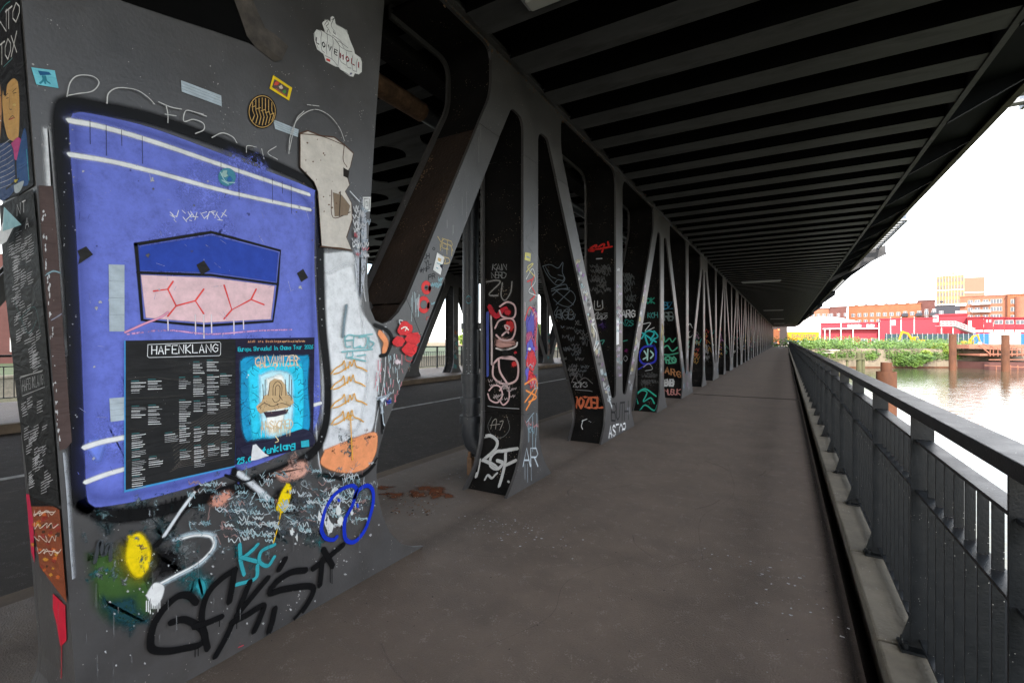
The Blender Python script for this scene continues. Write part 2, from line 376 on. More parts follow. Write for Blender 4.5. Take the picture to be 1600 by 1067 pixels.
# maintenance gangways hung outside the deck edge
gws = [(9.4, 11.0), (19.4, 26.0), (33.0, 45.5), (53, 60), (70, 78)]
for i, (ya, yb_) in enumerate(gws):
    g = empty('gangway', (3.15, (ya + yb_) / 2, 5.1), label=['short grated gangway box at the top right edge of the deck', 'grated gangway hung outside the deck edge above a triangular bracket', 'longer gangway hung outside the deck edge beyond the triangular bracket', 'small distant gangway box under the deck edge', 'farthest tiny gangway box under the deck edge'][i], cat='gangway', group='gangways outside the deck edge')
    h = (yb_ - ya) / 2; b = MB()
    b.box(-.25, -.2, -h, h, .2, .5); b.box(.2, .25, -h, h, .2, .5)
    b.build('side_beam', M['grey'], g)
    b = MB(); y = -h
    while y < h - .1: b.box(-.2, .2, y, y + .18, .22, .26); y += .42
    b.build('grating', M['grey'], g)
    if i == 0: continue
    b = MB(); b.prism([(-.96,-.95),(-.9,-1.0),(.22,-.12),(.25,.22),(-.96,.2)], h - .55, h - .53, 'y'); b.build('hanger_plate', M['girder'], g)
b = MB(); b.prism([(1.65,0),(3.62,1.04),(3.62,1.35),(1.65,.6)], 24.86, 24.9, 'y'); b.beam((1.65,24.88,-.01),(3.62,24.88,1.03),.16,.02,(0,1,0)); b.build('large_bracket', M['rib'], deck)
# ceiling lamps
lampy = [3.15, 23.6, 47.5, 68, 88]
for i, y in enumerate(lampy):
    g = empty('ceiling_lamp', (-.95, y, 4.1), label=['grey strip lamp over the walkway nearest the camera', 'nearest of the distant strip lamps across the walkway ceiling', 'second distant strip lamp on the walkway ceiling', 'third distant strip lamp on the walkway ceiling', 'farthest strip lamp on the walkway ceiling'][i], cat='lamp', group='strip lamps under the deck')
    b = MB(); b.box(-.78, .78, -.09, .09, -.05, -.005); b.build('housing', M['grey'], g, .01)
    b = MB(); b.box(-.74, .74, -.06, .06, -.085, -.051); b.build('diffuser', mat('lamp cover', (.42,.42,.40), .3, var=.1), g, .012)
# ================================================================== railing
rail = empty('railing', (.54, 0, 0), label='dark steel railing with flat bars along the river side of the walkway', cat='railing')
b = MB(); b.box(-.05, .055, Y0, Y1, 1.150, 1.198); b.build('handrail', M['rail'], rail, .004)
b = MB(); b.box(-.028, .03, Y0, Y1, 1.03, 1.042); b.box(-.028, .03, Y0, Y1, .80, .812); b.box(-.012, .035, Y0, Y1, .12, .132); b.build('rails', M['rail'], rail)
pm = MB(); pm.box(-.042, .04, -.006, .006, .088, 1.149); tp = pm.build('post', M['rail'], rail)
bpm = MB(); bpm.box(-.085, .07, -.055, .055, .0752, .088); bpm.prism([(-.085,.088),(-.042,.088),(-.042,.24)], -.004, .004, 'y'); bpm.tube([(-.065,.03,.088),(-.065,.03,.112)], .011, 6); bpm.tube([(-.065,-.03,.088),(-.065,-.03,.112)], .011, 6)
tb = bpm.build('base_plate', M['rail'], rail)
posts_y = [-.5 + 1.1 * k for k in range(0, 106)]
rest = MB()
for i, y in enumerate(posts_y):
    if i < 99:
        for t_ in (tp, tb):
            o = t_ if i == 0 else t_.copy()
            if i: col.objects.link(o)
            o.location = (0, y + .0, 0)
    else: rest.box(-.042, .04, y - .006, y + .006, .088, 1.149)
rest.build('far_posts', M['rail'], rail, kind='stuff')
bm_ = MB(); bm_.box(-.006, .021, -.005, .005, .133, .799); bm_.box(-.006, .021, -.005, .005, .813, 1.029); tbar = bm_.build('bar', M['rail'], rail)
rest = MB(); cnt = 0
for y in posts_y:
    for j in range(1, 9):
        yy = y + 1.1 * j / 9
        if yy < .45 or cnt >= 99:
            rest.box(-.006, .021, yy - .005, yy + .005, .133, .799); rest.box(-.006, .021, yy - .005, yy + .005, .813, 1.029)
        else:
            o = tbar if cnt == 0 else tbar.copy()
            if cnt: col.objects.link(o)
            o.location = (0, yy, 0); cnt += 1
rest.build('far_bars', M['rail'], rail, kind='stuff')
sheet('outer_ledge', .67, 1.5, Y0, 96, -.75, -.35, M['girder'])
# second, lighter railing on the far side of the road
rail2 = empty('railing', (-14.7, 0, .11), label='thin railing beyond the far truss across the road', cat='railing')
b = MB(); b.box(-.03, .03, Y0, Y1, 1.0, 1.05); b.box(-.02, .02, Y0, Y1, .78, .8); b.box(-.02, .02, Y0, Y1, .1, .12); b.build('rails', M['rail'], rail2)
b = MB(); y = Y0
while y < Y1: b.box(-.03, .03, y - .03, y + .03, 0, 1.0); y += 2.0
b.build('posts', M['rail'], rail2, kind='stuff')
b = MB(); y = Y0
while y < Y1: b.box(-.008, .008, y - .008, y + .008, .12, .78); y += .16
b.build('bars', M['rail'], rail2, kind='stuff')
# ================================================================== drain pipe behind the first post
dp = empty('drain_pipe', (-3.02, 4.28, 0), label='black cast drain pipe standing behind the first graffitied post', cat='pipe')
b = MB(); b.tube([(0,0,.62),(0,0,4.0)], .092, 20); b.build('downpipe', M['pipe'], dp)
for za, zb_, r_ in ((.58,.66,.125),(.80,.86,.12),(1.02,1.12,.11)): b = MB(); b.tube([(0,0,za),(0,0,zb_)], r_, 20); b.build('coupling', M['pipe'], dp)
b = MB(); b.tube([(0,0,1.62),(0,0,1.67)], .108, 20); b.box(-.13,.16,-.012,.012,1.61,1.68); b.box(.1,.25,-.02,.02,1.62,1.68); b.build('clamp', M['grey'] if False else M['pipe'], dp, .005)
b = MB(); b.tube([(0,0,.60),(0,-.0,.46),(.02,.02,.36),(.07,.04,.28),(.15,.06,.24)], [.10,.105,.105,.10,.08], 18); b.tube([(.1,.04,.26),(.1,.04,.05)], .03, 10); b.build('elbow', M['pipe'], dp)
b = MB(); b.box(-.03,.03,-.03,.03,.0,.2); b.tube([(.02,-.05,.2),(.02,-.05,.27)], .02, 8); b.M=Matrix.Translation((.12,0,0)); b.build('valve', M['rustscale'], dp)

FRONT = []
for k in range(-1, NB + 1):
    yt = YT + 5.96*k; yb = yt + 2.98
    Dg = [(dl(ZS),ZS),(dr(ZS),ZS),(dr(ZB),ZB),(dl(ZB),ZB)]
    if k >= 0:
        for P_, y in ((T_GUS,yt),([(-.16,ZS),(.16,ZS),(.16,ZF),(-.16,ZF)],yt),(T_FOOT,yt),(Dg,yt),(B_TOP,yb),([(-.165,ZS),(.165,ZS),(.165,ZB),(-.165,ZB)],yb),(B_GUS,yb)): FRONT.append([(a+y,c) for a,c in P_])
        FRONT.append([(yt-a,c) for a,c in Dg] if k else D1)
FRONT.append(PP)
FBB = [(min(a for a,c in P_)-.01, max(a for a,c in P_)+.01, P_) for P_ in FRONT]
def inpoly(P_, x, y):
    c = False; n = len(P_)
    for i in range(n):
        x1, y1 = P_[i]; x2, y2 = P_[i-1]
        if (y1 > y) != (y2 > y) and x < (x2-x1)*(y-y1)/(y2-y1)+x1: c = not c
    return c
def on_front(y, z): return z > .004 and any(a < y < b_ and inpoly(P_, y, z) for a, b_, P_ in FBB)
# ================================================================== paint on steel
def paintmat(name, rough=.45, wrinkle=0):
    m = bpy.data.materials.new(name); m.use_nodes = True; t = m.node_tree; l = t.links.new; bs = t.nodes['Principled BSDF']; out = t.nodes['Material Output']
    ac = N(t, 'ShaderNodeAttribute', attribute_name='pc'); ap = N(t, 'ShaderNodeAttribute', attribute_name='pa')
    sp = N(t, 'ShaderNodeSeparateColor'); l(ap.outputs['Color'], sp.inputs[0])
    dv = N(t, 'ShaderNodeMath', operation='DIVIDE'); l(sp.outputs[0], dv.inputs[0]); l(sp.outputs[1], dv.inputs[1])
    tcn = N(t, 'ShaderNodeTexCoord')
    n1 = N(t, 'ShaderNodeTexNoise'); n1.inputs['Scale'].default_value = 90; n1.inputs['Detail'].default_value = 5; n1.inputs['Roughness'].default_value = .7
    l(tcn.outputs['Object'], n1.inputs['Vector'])
    n2 = N(t, 'ShaderNodeTexNoise'); n2.inputs['Scale'].default_value = 14; n2.inputs['Detail'].default_value = 6; n2.inputs['Roughness'].default_value = .75
    l(tcn.outputs['Object'], n2.inputs['Vector'])
    ms = N(t, 'ShaderNodeMath', operation='ADD'); l(n1.outputs['Fac'], ms.inputs[0]); l(n2.outputs['Fac'], ms.inputs[1])
    # ragged edges: noise shifts the edge a little
    e = N(t, 'ShaderNodeMath', operation='MULTIPLY_ADD'); l(ms.outputs[0], e.inputs[0]); e.inputs[1].default_value = .5; e.inputs[2].default_value = -.5
    ea = N(t, 'ShaderNodeMath', operation='ADD', use_clamp=True); l(dv.outputs[0], ea.inputs[0]); l(e.outputs[0], ea.inputs[1])
    pos = N(t, 'ShaderNodeMath', operation='GREATER_THAN'); l(sp.outputs[0], pos.inputs[0]); pos.inputs[1].default_value = .002
    m0 = N(t, 'ShaderNodeMath', operation='MULTIPLY', use_clamp=True); l(ea.outputs[0], m0.inputs[0]); l(dv.outputs[0], m0.inputs[1])
    # dryness: holes where noise is below the threshold
    hf = N(t, 'ShaderNodeMath', operation='MULTIPLY'); l(ms.outputs[0], hf.inputs[0]); hf.inputs[1].default_value = .5
    sb = N(t, 'ShaderNodeMath', operation='SUBTRACT'); l(hf.outputs[0], sb.inputs[0]); l(sp.outputs[2], sb.inputs[1])
    sc_ = N(t, 'ShaderNodeMath', operation='MULTIPLY', use_clamp=True); l(sb.outputs[0], sc_.inputs[0]); sc_.inputs[1].default_value = 14
    al = N(t, 'ShaderNodeMath', operation='MULTIPLY', use_clamp=True); l(m0.outputs[0], al.inputs[0]); l(sc_.outputs[0], al.inputs[1])
    al2 = N(t, 'ShaderNodeMath', operation='MULTIPLY', use_clamp=True); l(al.outputs[0], al2.inputs[0]); l(pos.outputs[0], al2.inputs[1])
    var = N(t, 'ShaderNodeMapRange'); var.inputs['From Min'].default_value = .3; var.inputs['From Max'].default_value = .7; var.inputs['To Min'].default_value = .78; var.inputs['To Max'].default_value = 1.1; l(n2.outputs['Fac'], var.inputs['Value'])
    mu = N(t, 'ShaderNodeMix', data_type='RGBA', blend_type='MULTIPLY'); mu.inputs['Factor'].default_value = 1; l(ac.outputs['Color'], mu.inputs['A']); l(var.outputs[0], mu.inputs['B'])
    vo = N(t, 'ShaderNodeTexVoronoi'); vo.inputs['Scale'].default_value = 55; l(tcn.outputs['Object'], vo.inputs['Vector'])
    lt = N(t, 'ShaderNodeMath', operation='LESS_THAN'); l(vo.outputs['Distance'], lt.inputs[0]); lt.inputs[1].default_value = .06
    l3 = N(t, 'ShaderNodeMath', operation='GREATER_THAN'); l(n2.outputs['Fac'], l3.inputs[0]); l3.inputs[1].default_value = .54
    l4 = N(t, 'ShaderNodeMath', operation='MULTIPLY'); l(lt.outputs[0], l4.inputs[0]); l(l3.outputs[0], l4.inputs[1])
    sk = N(t, 'ShaderNodeMix', data_type='RGBA'); l(l4.outputs[0], sk.inputs['Factor']); l(mu.outputs['Result'], sk.inputs['A']); sk.inputs['B'].default_value = (.35, .33, .30, 1)
    l(sk.outputs['Result'], bs.inputs['Base Color']); bs.inputs['Roughness'].default_value = rough; bs.inputs['Specular IOR Level'].default_value = .12
    bp = N(t, 'ShaderNodeBump'); bp.inputs['Strength'].default_value = .12; bp.inputs['Distance'].default_value = .004
    if wrinkle:
        w = N(t, 'ShaderNodeTexNoise'); w.inputs['Scale'].default_value = 7; w.inputs['Detail'].default_value = 4; w.inputs['Distortion'].default_value = 1.6
        wm = N(t, 'ShaderNodeMapping'); wm.inputs['Scale'].default_value = (1, .5, 2.6); l(tcn.outputs['Object'], wm.inputs[0]); l(wm.outputs[0], w.inputs['Vector'])
        l(w.outputs['Fac'], bp.inputs['Height']); bp.inputs['Strength'].default_value = wrinkle; bp.inputs['Distance'].default_value = .05
    else: l(n1.outputs['Fac'], bp.inputs['Height'])
    l(bp.outputs[0], bs.inputs['Normal'])
    tr_ = N(t, 'ShaderNodeBsdfTransparent'); mx_ = N(t, 'ShaderNodeMixShader'); l(al2.outputs[0], mx_.inputs[0]); l(tr_.outputs[0], mx_.inputs[1]); l(bs.outputs[0], mx_.inputs[2]); l(mx_.outputs[0], out.inputs['Surface'])
    return m
PM = paintmat('spray paint'); PAPER = paintmat('printed paper', .6, .22); GSTAIN_SHADE = paintmat('ground stain and shade', .9)
GL = {'A':'00 26 40|12 32','B':'00 06 36 44 33 03|33 42 30 00','C':'45 26 04 02 20 41','D':'00 06 26 44 42 20 00','E':'40 00 06 46|03 33','F':'00 06 46|03 33',
'G':'45 26 04 02 20 41 43 23','H':'00 06|40 46|03 43','I':'20 26','J':'36 31 20 01','K':'00 06|46 03 40','L':'06 00 40','M':'00 06 23 46 40','N':'00 06 40 46','O':'20 02 04 26 44 42 20',
'P':'00 06 36 44 33 03','Q':'20 02 04 26 44 42 20|21 40','R':'00 06 36 44 33 03|23 40','S':'45 26 05 04 42 41 20 01','T':'06 46|26 20','U':'06 01 20 41 46','V':'06 20 46','W':'06 10 24 30 46',
'X':'00 46|06 40','Y':'06 23 46|23 20','Z':'06 46 00 40','0':'20 02 04 26 44 42 20','1':'15 26 20','2':'05 26 45 00 40','3':'06 46 24 43 41 20 01','4':'36 02 42|30 36','5':'46 06 04 34 42 20 01',
'6':'46 03 01 20 41 33 03','7':'06 46 10','8':'23 05 26 45 23 01 20 41 23','9':'43 04 26 44 20','.':'20 21','*':'23 26|23 44|23 31|23 11|23 04',
'a':'44 04 02 20 41|44 40','u':'04 01 20 41|44 40','r':'00 04|03 24 34','o':'20 02 24 42 20','p':'0b 04 34 42 30 01','e':'02 42 24 02 20 40','h':'00 06|03 24 42 40','d':'46 40 10 02 14 43','n':'00 04|03 24 42 40','i':'20 24|25 26','s':'43 24 03 32 41 20 00','t':'26 21 40|04 44','f':'36 25 20|04 44','k':'00 06|44 02 40','l':'26 20 30','g':'44 04 02 41|44 4b 0b','c':'43 24 02 20 41',' ':''}
def cat_rom(pts, step=6):
    if len(pts) < 3: return [Vector(p) for p in pts]
    P = [Vector(p) for p in pts]; P = [P[0]*2 - P[1]] + P + [P[-1]*2 - P[-2]]; out = []
    for i in range(1, len(P) - 2):
        for k in range(step):
            u = k / step; a, b_, c, d = P[i-1:i+3]
            out.append(.5*((2*b_) + (c-a)*u + (2*a-5*b_+4*c-d)*u*u + (3*b_-a-3*c+d)*u**3))
    out.append(P[-2]); return out
class Paint:
    """flat ribbons and patches of paint laid on a surface; chart = 2-D coordinates on that surface"""
    def __init__(s, chart3d, px2chart, tf=None, base=.0006, step=.000012, clip=None):
        s.clip = clip; s.ch = []
        s.c3 = chart3d; s.pc_ = px2chart; s.v = []; s.f = []; s.c = []; s.a = []; s.off = base; s.step = step; s.tf = tf or (lambda x, y: (x, y)); s.scale = None
    def crop(s, ox, oy, k): s.tf = lambda x, y: (ox + x / k, oy + y / k); s.k = k; return s
    def P(s, x, y): q = s.tf(x, y); return Vector(s.pc_(*q))
    def unit(s, x, y):
        q = s.tf(x, y); a = Vector(s.pc_(q[0], q[1] - 1)); b = Vector(s.pc_(q[0], q[1] + 1)); return (a - b).length / 2
    def _rib(s, pts, w, colr, soft=.2, dry=0.0, cap=True):
        n = len(pts)
        if n < 2: return
        s.off += s.step; L_ = []
        ws = w if isinstance(w, list) else [w] * n
        if cap:
            d0 = (pts[0] - pts[1]); d1 = (pts[-1] - pts[-2])
            if d0.length > 1e-7 and d1.length > 1e-7:
                d0.normalize(); d1.normalize()
                pts = [pts[0] + d0*ws[0]*.5, pts[0] + d0*ws[0]*.25] + pts + [pts[-1] + d1*ws[-1]*.25, pts[-1] + d1*ws[-1]*.5]
                ws = [ws[0]*.35, ws[0]*.85] + ws + [ws[-1]*.85, ws[-1]*.35]
                n = len(pts); capn = True
            else: capn = False
        else: capn = False
        b = len(s.v)
        for i, p in enumerate(pts):
            t = pts[min(i+1, n-1)] - pts[max(i-1, 0)]
            if t.length < 1e-8: t = Vector((1, 0))
            t.normalize(); q = Vector((-t.y, t.x)) * ws[i] * .5
            aa = 0 if capn and i in (0, n-1) else 1
            for pp, av in ((p+q, 0), (p, aa), (p-q, 0)):
                s.ch.append((pp.x, pp.y)); s.v.append(s.c3(pp.x, pp.y, s.off)); s.c.append(colr); s.a.append((av, soft, dry))
        for i in range(n-1):
            k = b + 3*i; s.f += [(k, k+1, k+4, k+3), (k+1, k+2, k+5, k+4)]
    def line(s, pts, wpx, colr, soft=.2, dry=0.0, smooth=True, jit=0):
        if jit: pts = [(p[0]+random.uniform(-jit,jit), p[1]+random.uniform(-jit,jit)) for p in pts]
        m = pts[len(pts)//2]; w = wpx * s.unit(*m)
        C = [s.P(*p) for p in pts]; s._rib(cat_rom(C) if smooth else C, w, colr, soft, dry)
    def lines(s, strs, wpx, colr, **k):
        for st in strs.split('|'):
            v = [float(q) for q in st.replace(',', ' ').split()]; s.line(list(zip(v[::2], v[1::2])), wpx, colr, **k)
    def raw(s, C, w, colr, soft=.2, dry=0.0): s._rib(cat_rom(C), w, colr, soft, dry)
    def blobC(s, C, colr, edge=.01, soft=1.0, dry=0.0, inner=1.0):
        """polygon in chart coordinates with a fading rim of width edge"""
        xs_ = [q.x for q in C]; ys_ = [q.y for q in C]; edge = min(edge, .3*min(max(xs_)-min(xs_), max(ys_)-min(ys_)))
        n = len(C); s.off += s.step; b = len(s.v); area = sum(C[i].x*C[(i+1)%n].y - C[(i+1)%n].x*C[i].y for i in range(n)); sg = 1 if area > 0 else -1
        inn = []
        for i in range(n):
            a = (C[i]-C[i-1]); c = (C[(i+1)%n]-C[i])
            t = (a.normalized() if a.length > 1e-9 else Vector((0,0))) + (c.normalized() if c.length > 1e-9 else Vector((0,0)))
            if t.length < 1e-6: t = Vector((1,0))
            t.normalize(); inn.append(C[i] + Vector((-t.y, t.x)) * sg * edge)
        for p in C: s.ch.append((p.x, p.y)); s.v.append(s.c3(p.x, p.y, s.off)); s.c.append(colr); s.a.append((0, soft, dry))
        for p in inn: s.ch.append((p.x, p.y)); s.v.append(s.c3(p.x, p.y, s.off)); s.c.append(colr); s.a.append((inner, soft, dry))
        s.f += [(b+i, b+(i+1)%n, b+n+(i+1)%n, b+n+i) for i in range(n)]; s.f.append(tuple(b+n+i for i in range(n)))
    def blob(s, pts, colr, edge=3, soft=1.0, dry=0.0, smooth=True, inner=1.0):
        m = pts[0]; e = edge * s.unit(*m); C = [s.P(*p) for p in pts]
        if smooth: C = cat_rom(C + [C[0]], 5)[:-1]
        s.blobC(C, colr, e, soft, dry, inner)
    def dot(s, x, y, r, colr, ry=None, edge=None, soft=1.0, dry=0, rag=0, n=14):
        ry = ry or r; s.blob([(x + math.cos(2*math.pi*k/n)*r*(1+random.uniform(-rag,rag)), y + math.sin(2*math.pi*k/n)*ry*(1+random.uniform(-rag,rag))) for k in range(n)], colr, edge or r*.2, soft, dry, False)
    def text(s, tx, x, y, h, adv, wpx, colr, ux=(1,0), uy=(0,-1), jit=0, soft=.2, dry=0, smooth=False, asp=.62):
        """text from baseline point (x,y); ux/uy are photo-plane directions, h cap height, adv advance per letter"""
        for ch in tx:
            for st in GL.get(ch, '').split('|'):
                if not st: continue
                pts = []
                for q in st.split():
                    gx = int(q[0]) / 4 * h * asp; gy = (-1.5 if q[1] == 'b' else int(q[1])) / 6 * h
                    pts.append((x + ux[0]*gx + uy[0]*gy + random.uniform(-jit,jit), y + ux[1]*gx + uy[1]*gy + random.uniform(-jit,jit)))
                s.line(pts, wpx, colr, soft, dry, smooth)
            x += ux[0]*adv; y += ux[1]*adv
    def scribble(s, x, y, w, h, wpx, colr, n=8, dry=.1, soft=.3):
        """an unreadable tag: looping strokes running along a box"""
        pts = []; 
        for i in range(n):
            u = i/(n-1); pts.append((x + w*u + random.uniform(-.12,.12)*w, y + (h*.5 if i % 2 else -h*.5)*random.uniform(.4,1) ))
        s.line(pts, wpx, colr, soft, dry)
        if random.random() < .6: s.line([(x + random.uniform(0,.3)*w, y+h*.2), (x+w*.5, y-h*.1*random.random()), (x+w, y+h*random.uniform(-.2,.3))], wpx, colr, soft, dry)
    def chscrib(s, cx, cz, w, h, lw, colr, n=8, dry=.1, soft=.3):
        pts = []; a = random.uniform(-.25,.25)
        for i in range(n):
            u = i/(n-1) - .5; du = w*u + random.uniform(-.1,.1)*w; dv = (h*.5 if i % 2 else -h*.5)*random.uniform(.3,1)
            pts.append(Vector((cx + du - dv*a*.5, cz + dv + du*a)))
        s.raw(pts, lw, colr, soft, dry)
    def build(s, name, parent=None, m=None, origin=None, **kw):
        if s.clip:
            ok = [s.clip(*c) for c in s.ch]; s.f = [f for f in s.f if all(ok[i] for i in f)]
        o3 = Vector(parent.location) if parent is not None else Vector(origin or (0,0,0))
        me = bpy.data.meshes.new(name); me.from_pydata([tuple(Vector(v) - o3) for v in s.v], [], s.f)
        for nm, data in (('pc', [(*c, 1) for c in s.c]), ('pa', [(*a, 1) for a in s.a])):
            at = me.attributes.new(nm, 'FLOAT_COLOR', 'POINT'); at.data.foreach_set('color', [x for q in data for x in q])
        me.materials.append(m or PM); me.update(); o = bpy.data.objects.new(name, me); col.objects.link(o)
        if parent is not None: o.parent = parent
        else: o.location = o3
        return tag(o, **kw)
# charts
def F3(y, z, off): return (XT + off, y, z)
def Fpx(px, py): q = onF(px, py); return (q.y, q.z)
def FP(base=.0006): return Paint(F3, Fpx, base=base, clip=on_front)
def interp(chain, z):
    C = sorted((c, a) for a, c in chain)
    if z <= C[0][0]: return C[0][1]
    for (z0, y0), (z1, y1) in zip(C, C[1:]):
        if z <= z1: return y0 + (y1 - y0) * (z - z0) / max(z1 - z0, 1e-6)
    return C[-1][1]
def webchart(fn, inset=.045):
    """surface Y = fn(z) seen from -Y; chart is (x, z)"""
    def c3(x, z, off): return (x, fn(z) + inset - off, z)
    def px(px_, py_):
        y = fn(1.2) + inset
        for _ in range(8): q = hit(px_, py_, (0, y, 0), Vector((0, -1, 0))); y = fn(q.z) + inset
        return (q.x, q.z)
    return c3, px
def postfn(yt): return lambda z: yt - flare(max(z, 0)) if z < ZF else yt - .16
_gl = mirror(gR)
def dgfn(yt): return lambda z: (yt + dl(z)) * 1.0 if z >= ZB else yt + 2.98 + interp(_gl, max(z, 0))
def WP(fn, inset=.045, base=.0006): c3, px = webchart(fn, inset); return Paint(c3, px, base=base, clip=lambda x, z: XB + .03 < x < XT - .03 and z > .01)
# left face of the pillar
SY0, SK = .705, .058
def S3(x, z, off): return (x, SY0 - SK*z - off, z)
def Spx(px, py): q = hit(px, py, (0, SY0, 0), Vector((0, -1, -SK))); return (q.x, q.z)
def SP(base=.0012): return Paint(S3, Spx, base=base)
WHT=(.72,.72,.70); BLK=(.0045,.0045,.005); BLU=(.135,.17,.57); DBL=(.02,.055,.36); RED=(.62,.035,.03); YEL=(.85,.62,.005); ORG=(.80,.30,.13); TEAL=(.07,.32,.36); CYN=(.02,.42,.58); PNK=(.75,.48,.48); OCH=(.72,.36,.05); LBL=(.45,.58,.62)
# ------------------------------------------------------------------ the big sprayed panel
random.seed(21)
p = FP()
# white underpaint right of the panel and along its left edge
p.blob([(62,195),(84,205),(92,300),(99,420),(108,520),(100,560),(84,480),(76,380),(66,290)], (.60,.60,.60), 7, 1, .30)
p.blob([(470,400),(560,398),(574,470),(600,512),(604,580),(590,660),(583,700),(540,742),(500,745),(488,600),(486,440)], (.70,.71,.72), 5, 1, .12)
p.blob([(500,392),(552,392),(560,430),(566,480),(590,520),(598,560),(592,620),(584,672),(560,700),(506,716),(500,600)], (.66,.67,.68), 6, 1, .2)
p.blob([(500,420),(556,410),(575,520),(580,600),(560,680),(505,660),(498,520)], (.74,.75,.76), 16, 1, .2)
p.blob([(560,300),(578,320),(578,430),(560,470),(548,400)], (.40,.42,.46), 10, 1, .42)
# messy lower zone
for _ in range(20):
    x = random.uniform(160, 560); y = random.uniform(790, 900) - (x-160)*.18
    p.dot(x, y, random.uniform(12, 34), random.choice([(.10,.12,.13),(.13,.14,.14),(.06,.08,.08),(.035,.06,.065)]), rag=.35, edge=12, dry=.44)
p.blob([(125,860),(180,850),(240,890),(250,950),(200,985),(140,960)], (.045,.10,.025), 20, 1, .3)
p.dot(190,960,42,(.012,.05,.06),rag=.3,edge=18,dry=.4); p.dot(300,905,36,(.015,.10,.11),rag=.3,edge=18,dry=.42); p.dot(260,880,38,BLK,rag=.25,edge=20,dry=.36)
# panel: black surround, blue field, white bands
OUT = [(112,176),(140,176),(240,200),(360,245),(484,293),(492,310),(492,420),(497,520),(501,610),(497,655),(476,690),(430,716),(330,752),(240,778),(165,792),(142,790),(133,770),(130,690),(126,560),(120,430),(115,330),(109,255),(106,195)]
p.line([(134,790),(180,806),(260,795),(350,768),(440,734),(490,705),(508,665),(512,600),(503,500),(500,400),(499,318),(488,288),(380,238),(250,190),(160,170),(110,163),(97,180),(98,250),(106,340),(113,450),(118,560),(121,680),(124,770),(134,790)], 27, BLK, .55, .18)
p.blob(OUT, BLU, 2.2, 1, 0, True)
p.line([(120,300),(128,460),(133,640),(140,770),(240,765),(350,735),(440,705),(480,680),(490,600),(486,440),(482,320),(380,262),(240,212),(130,182),(118,200),(122,300)], 30, (.04,.05,.20), 1.9, .1)
for _ in range(10): p.dot(random.uniform(150,470), random.uniform(260,700), random.uniform(25,60), (.15,.185,.60), rag=.3, edge=20, dry=.46)
p.dot(150,700,26,(.16,.23,.70),rag=.2,edge=22,dry=.2); p.dot(470,660,30,(.19,.26,.70),rag=.2,edge=24,dry=.2)
p.line([(112,189),(240,222),(360,263),(480,304)], 24, (.45,.48,.75), 2.4, .2); p.line([(113,242),(260,274),(360,301),(480,328)], 22, (.45,.48,.75), 2.4, .2)
p.line([(110,189),(160,199),(240,222),(360,263),(482,304)], 12, WHT, .6, .1); p.line([(111,242),(180,254),(260,274),(360,301),(484,328)], 11, WHT, .6, .1)
p.line([(134,698),(160,690),(195,683)], 13, WHT, .6, .1); p.line([(136,752),(165,741),(196,732)], 12, WHT, .6, .1); p.line([(489,633),(500,630)], 9, WHT, .6); 
# plain angular colour field in the middle of the panel
p.blob([(214,384),(330,366),(436,394),(432,442),(330,428),(216,424)], DBL, 4, .8, 0, False)
p.blob([(218,428),(330,432),(430,446),(424,500),(320,506),(226,498)], (.74,.50,.52), 4, .8, 0, False)
p.lines('212 382 330 363 438 392 434 444 426 502 320 509 222 500 212 382|216 426 330 430 433 444', 6, BLK, soft=.5, dry=.15, smooth=False)
p.lines('240 455 262 452 275 478 262 494|262 452 270 440|275 478 305 470 318 490|305 470 318 452|350 446 362 484 392 468 412 476|362 484 350 498|392 468 400 452', 3.2, (.75,.06,.05), soft=.4, smooth=False)
for x, y, l_ in [(305,492,30),(318,492,36),(330,492,28),(262,498,18),(365,500,22),(380,500,14)]: p.line([(x,y),(x+.5,y+l_)], 2.6, (.7,.62,.64), .5, .2)
p.line([(196,519),(225,506),(250,496),(262,488)], 5, (.70,.30,.42), .6, .25); p.line([(200,522),(260,516),(330,522),(400,517),(455,515)], 4.5, (.62,.32,.55), .7, .44)
for _ in range(26): x=random.uniform(262,362); p.line([(x,random.uniform(328,345)),(x+random.uniform(3,9),random.uniform(328,347))], 1.6, WHT, .6, .4)
for _ in range(70):
    x = random.uniform(120, 480); y = random.uniform(240, 740); a_ = random.uniform(0, 3.14); l_ = random.uniform(3, 16)
    p.line([(x,y),(x+math.cos(a_)*l_,y+math.sin(a_)*l_)], random.uniform(.5,1.3), random.choice([(.25,.28,.6),(.5,.52,.7),(.06,.07,.25),(.4,.4,.45)]), .8, .42)
for _ in range(30): x = random.uniform(125, 485); p.dot(x, random.uniform(230,760), random.uniform(1,3.5), random.choice([(.10,.10,.11),(.4,.4,.42),(.05,.06,.22)]), rag=.5, dry=.3)
for _ in range(9): x = random.uniform(130, 470); y = 178+(x-110)*.32; p.line([(x,y),(x+.5,y+random.uniform(14,50))], 1.6, (.03,.03,.05), .8, .25)
for _ in range(60): x=random.choice((random.uniform(96,122),random.uniform(488,506))); p.dot(x, random.uniform(200,690), random.uniform(.5,1.6), (.3,.3,.3), rag=.4)
# teeth of small drips under the black surround
for _ in range(46):
    u = random.random(); x = 150 + 250*u; y = 806 - 50*u; p.line([(x,y-4),(x,y+random.uniform(4,13))], random.uniform(1.4,3), BLK, .5, .1)
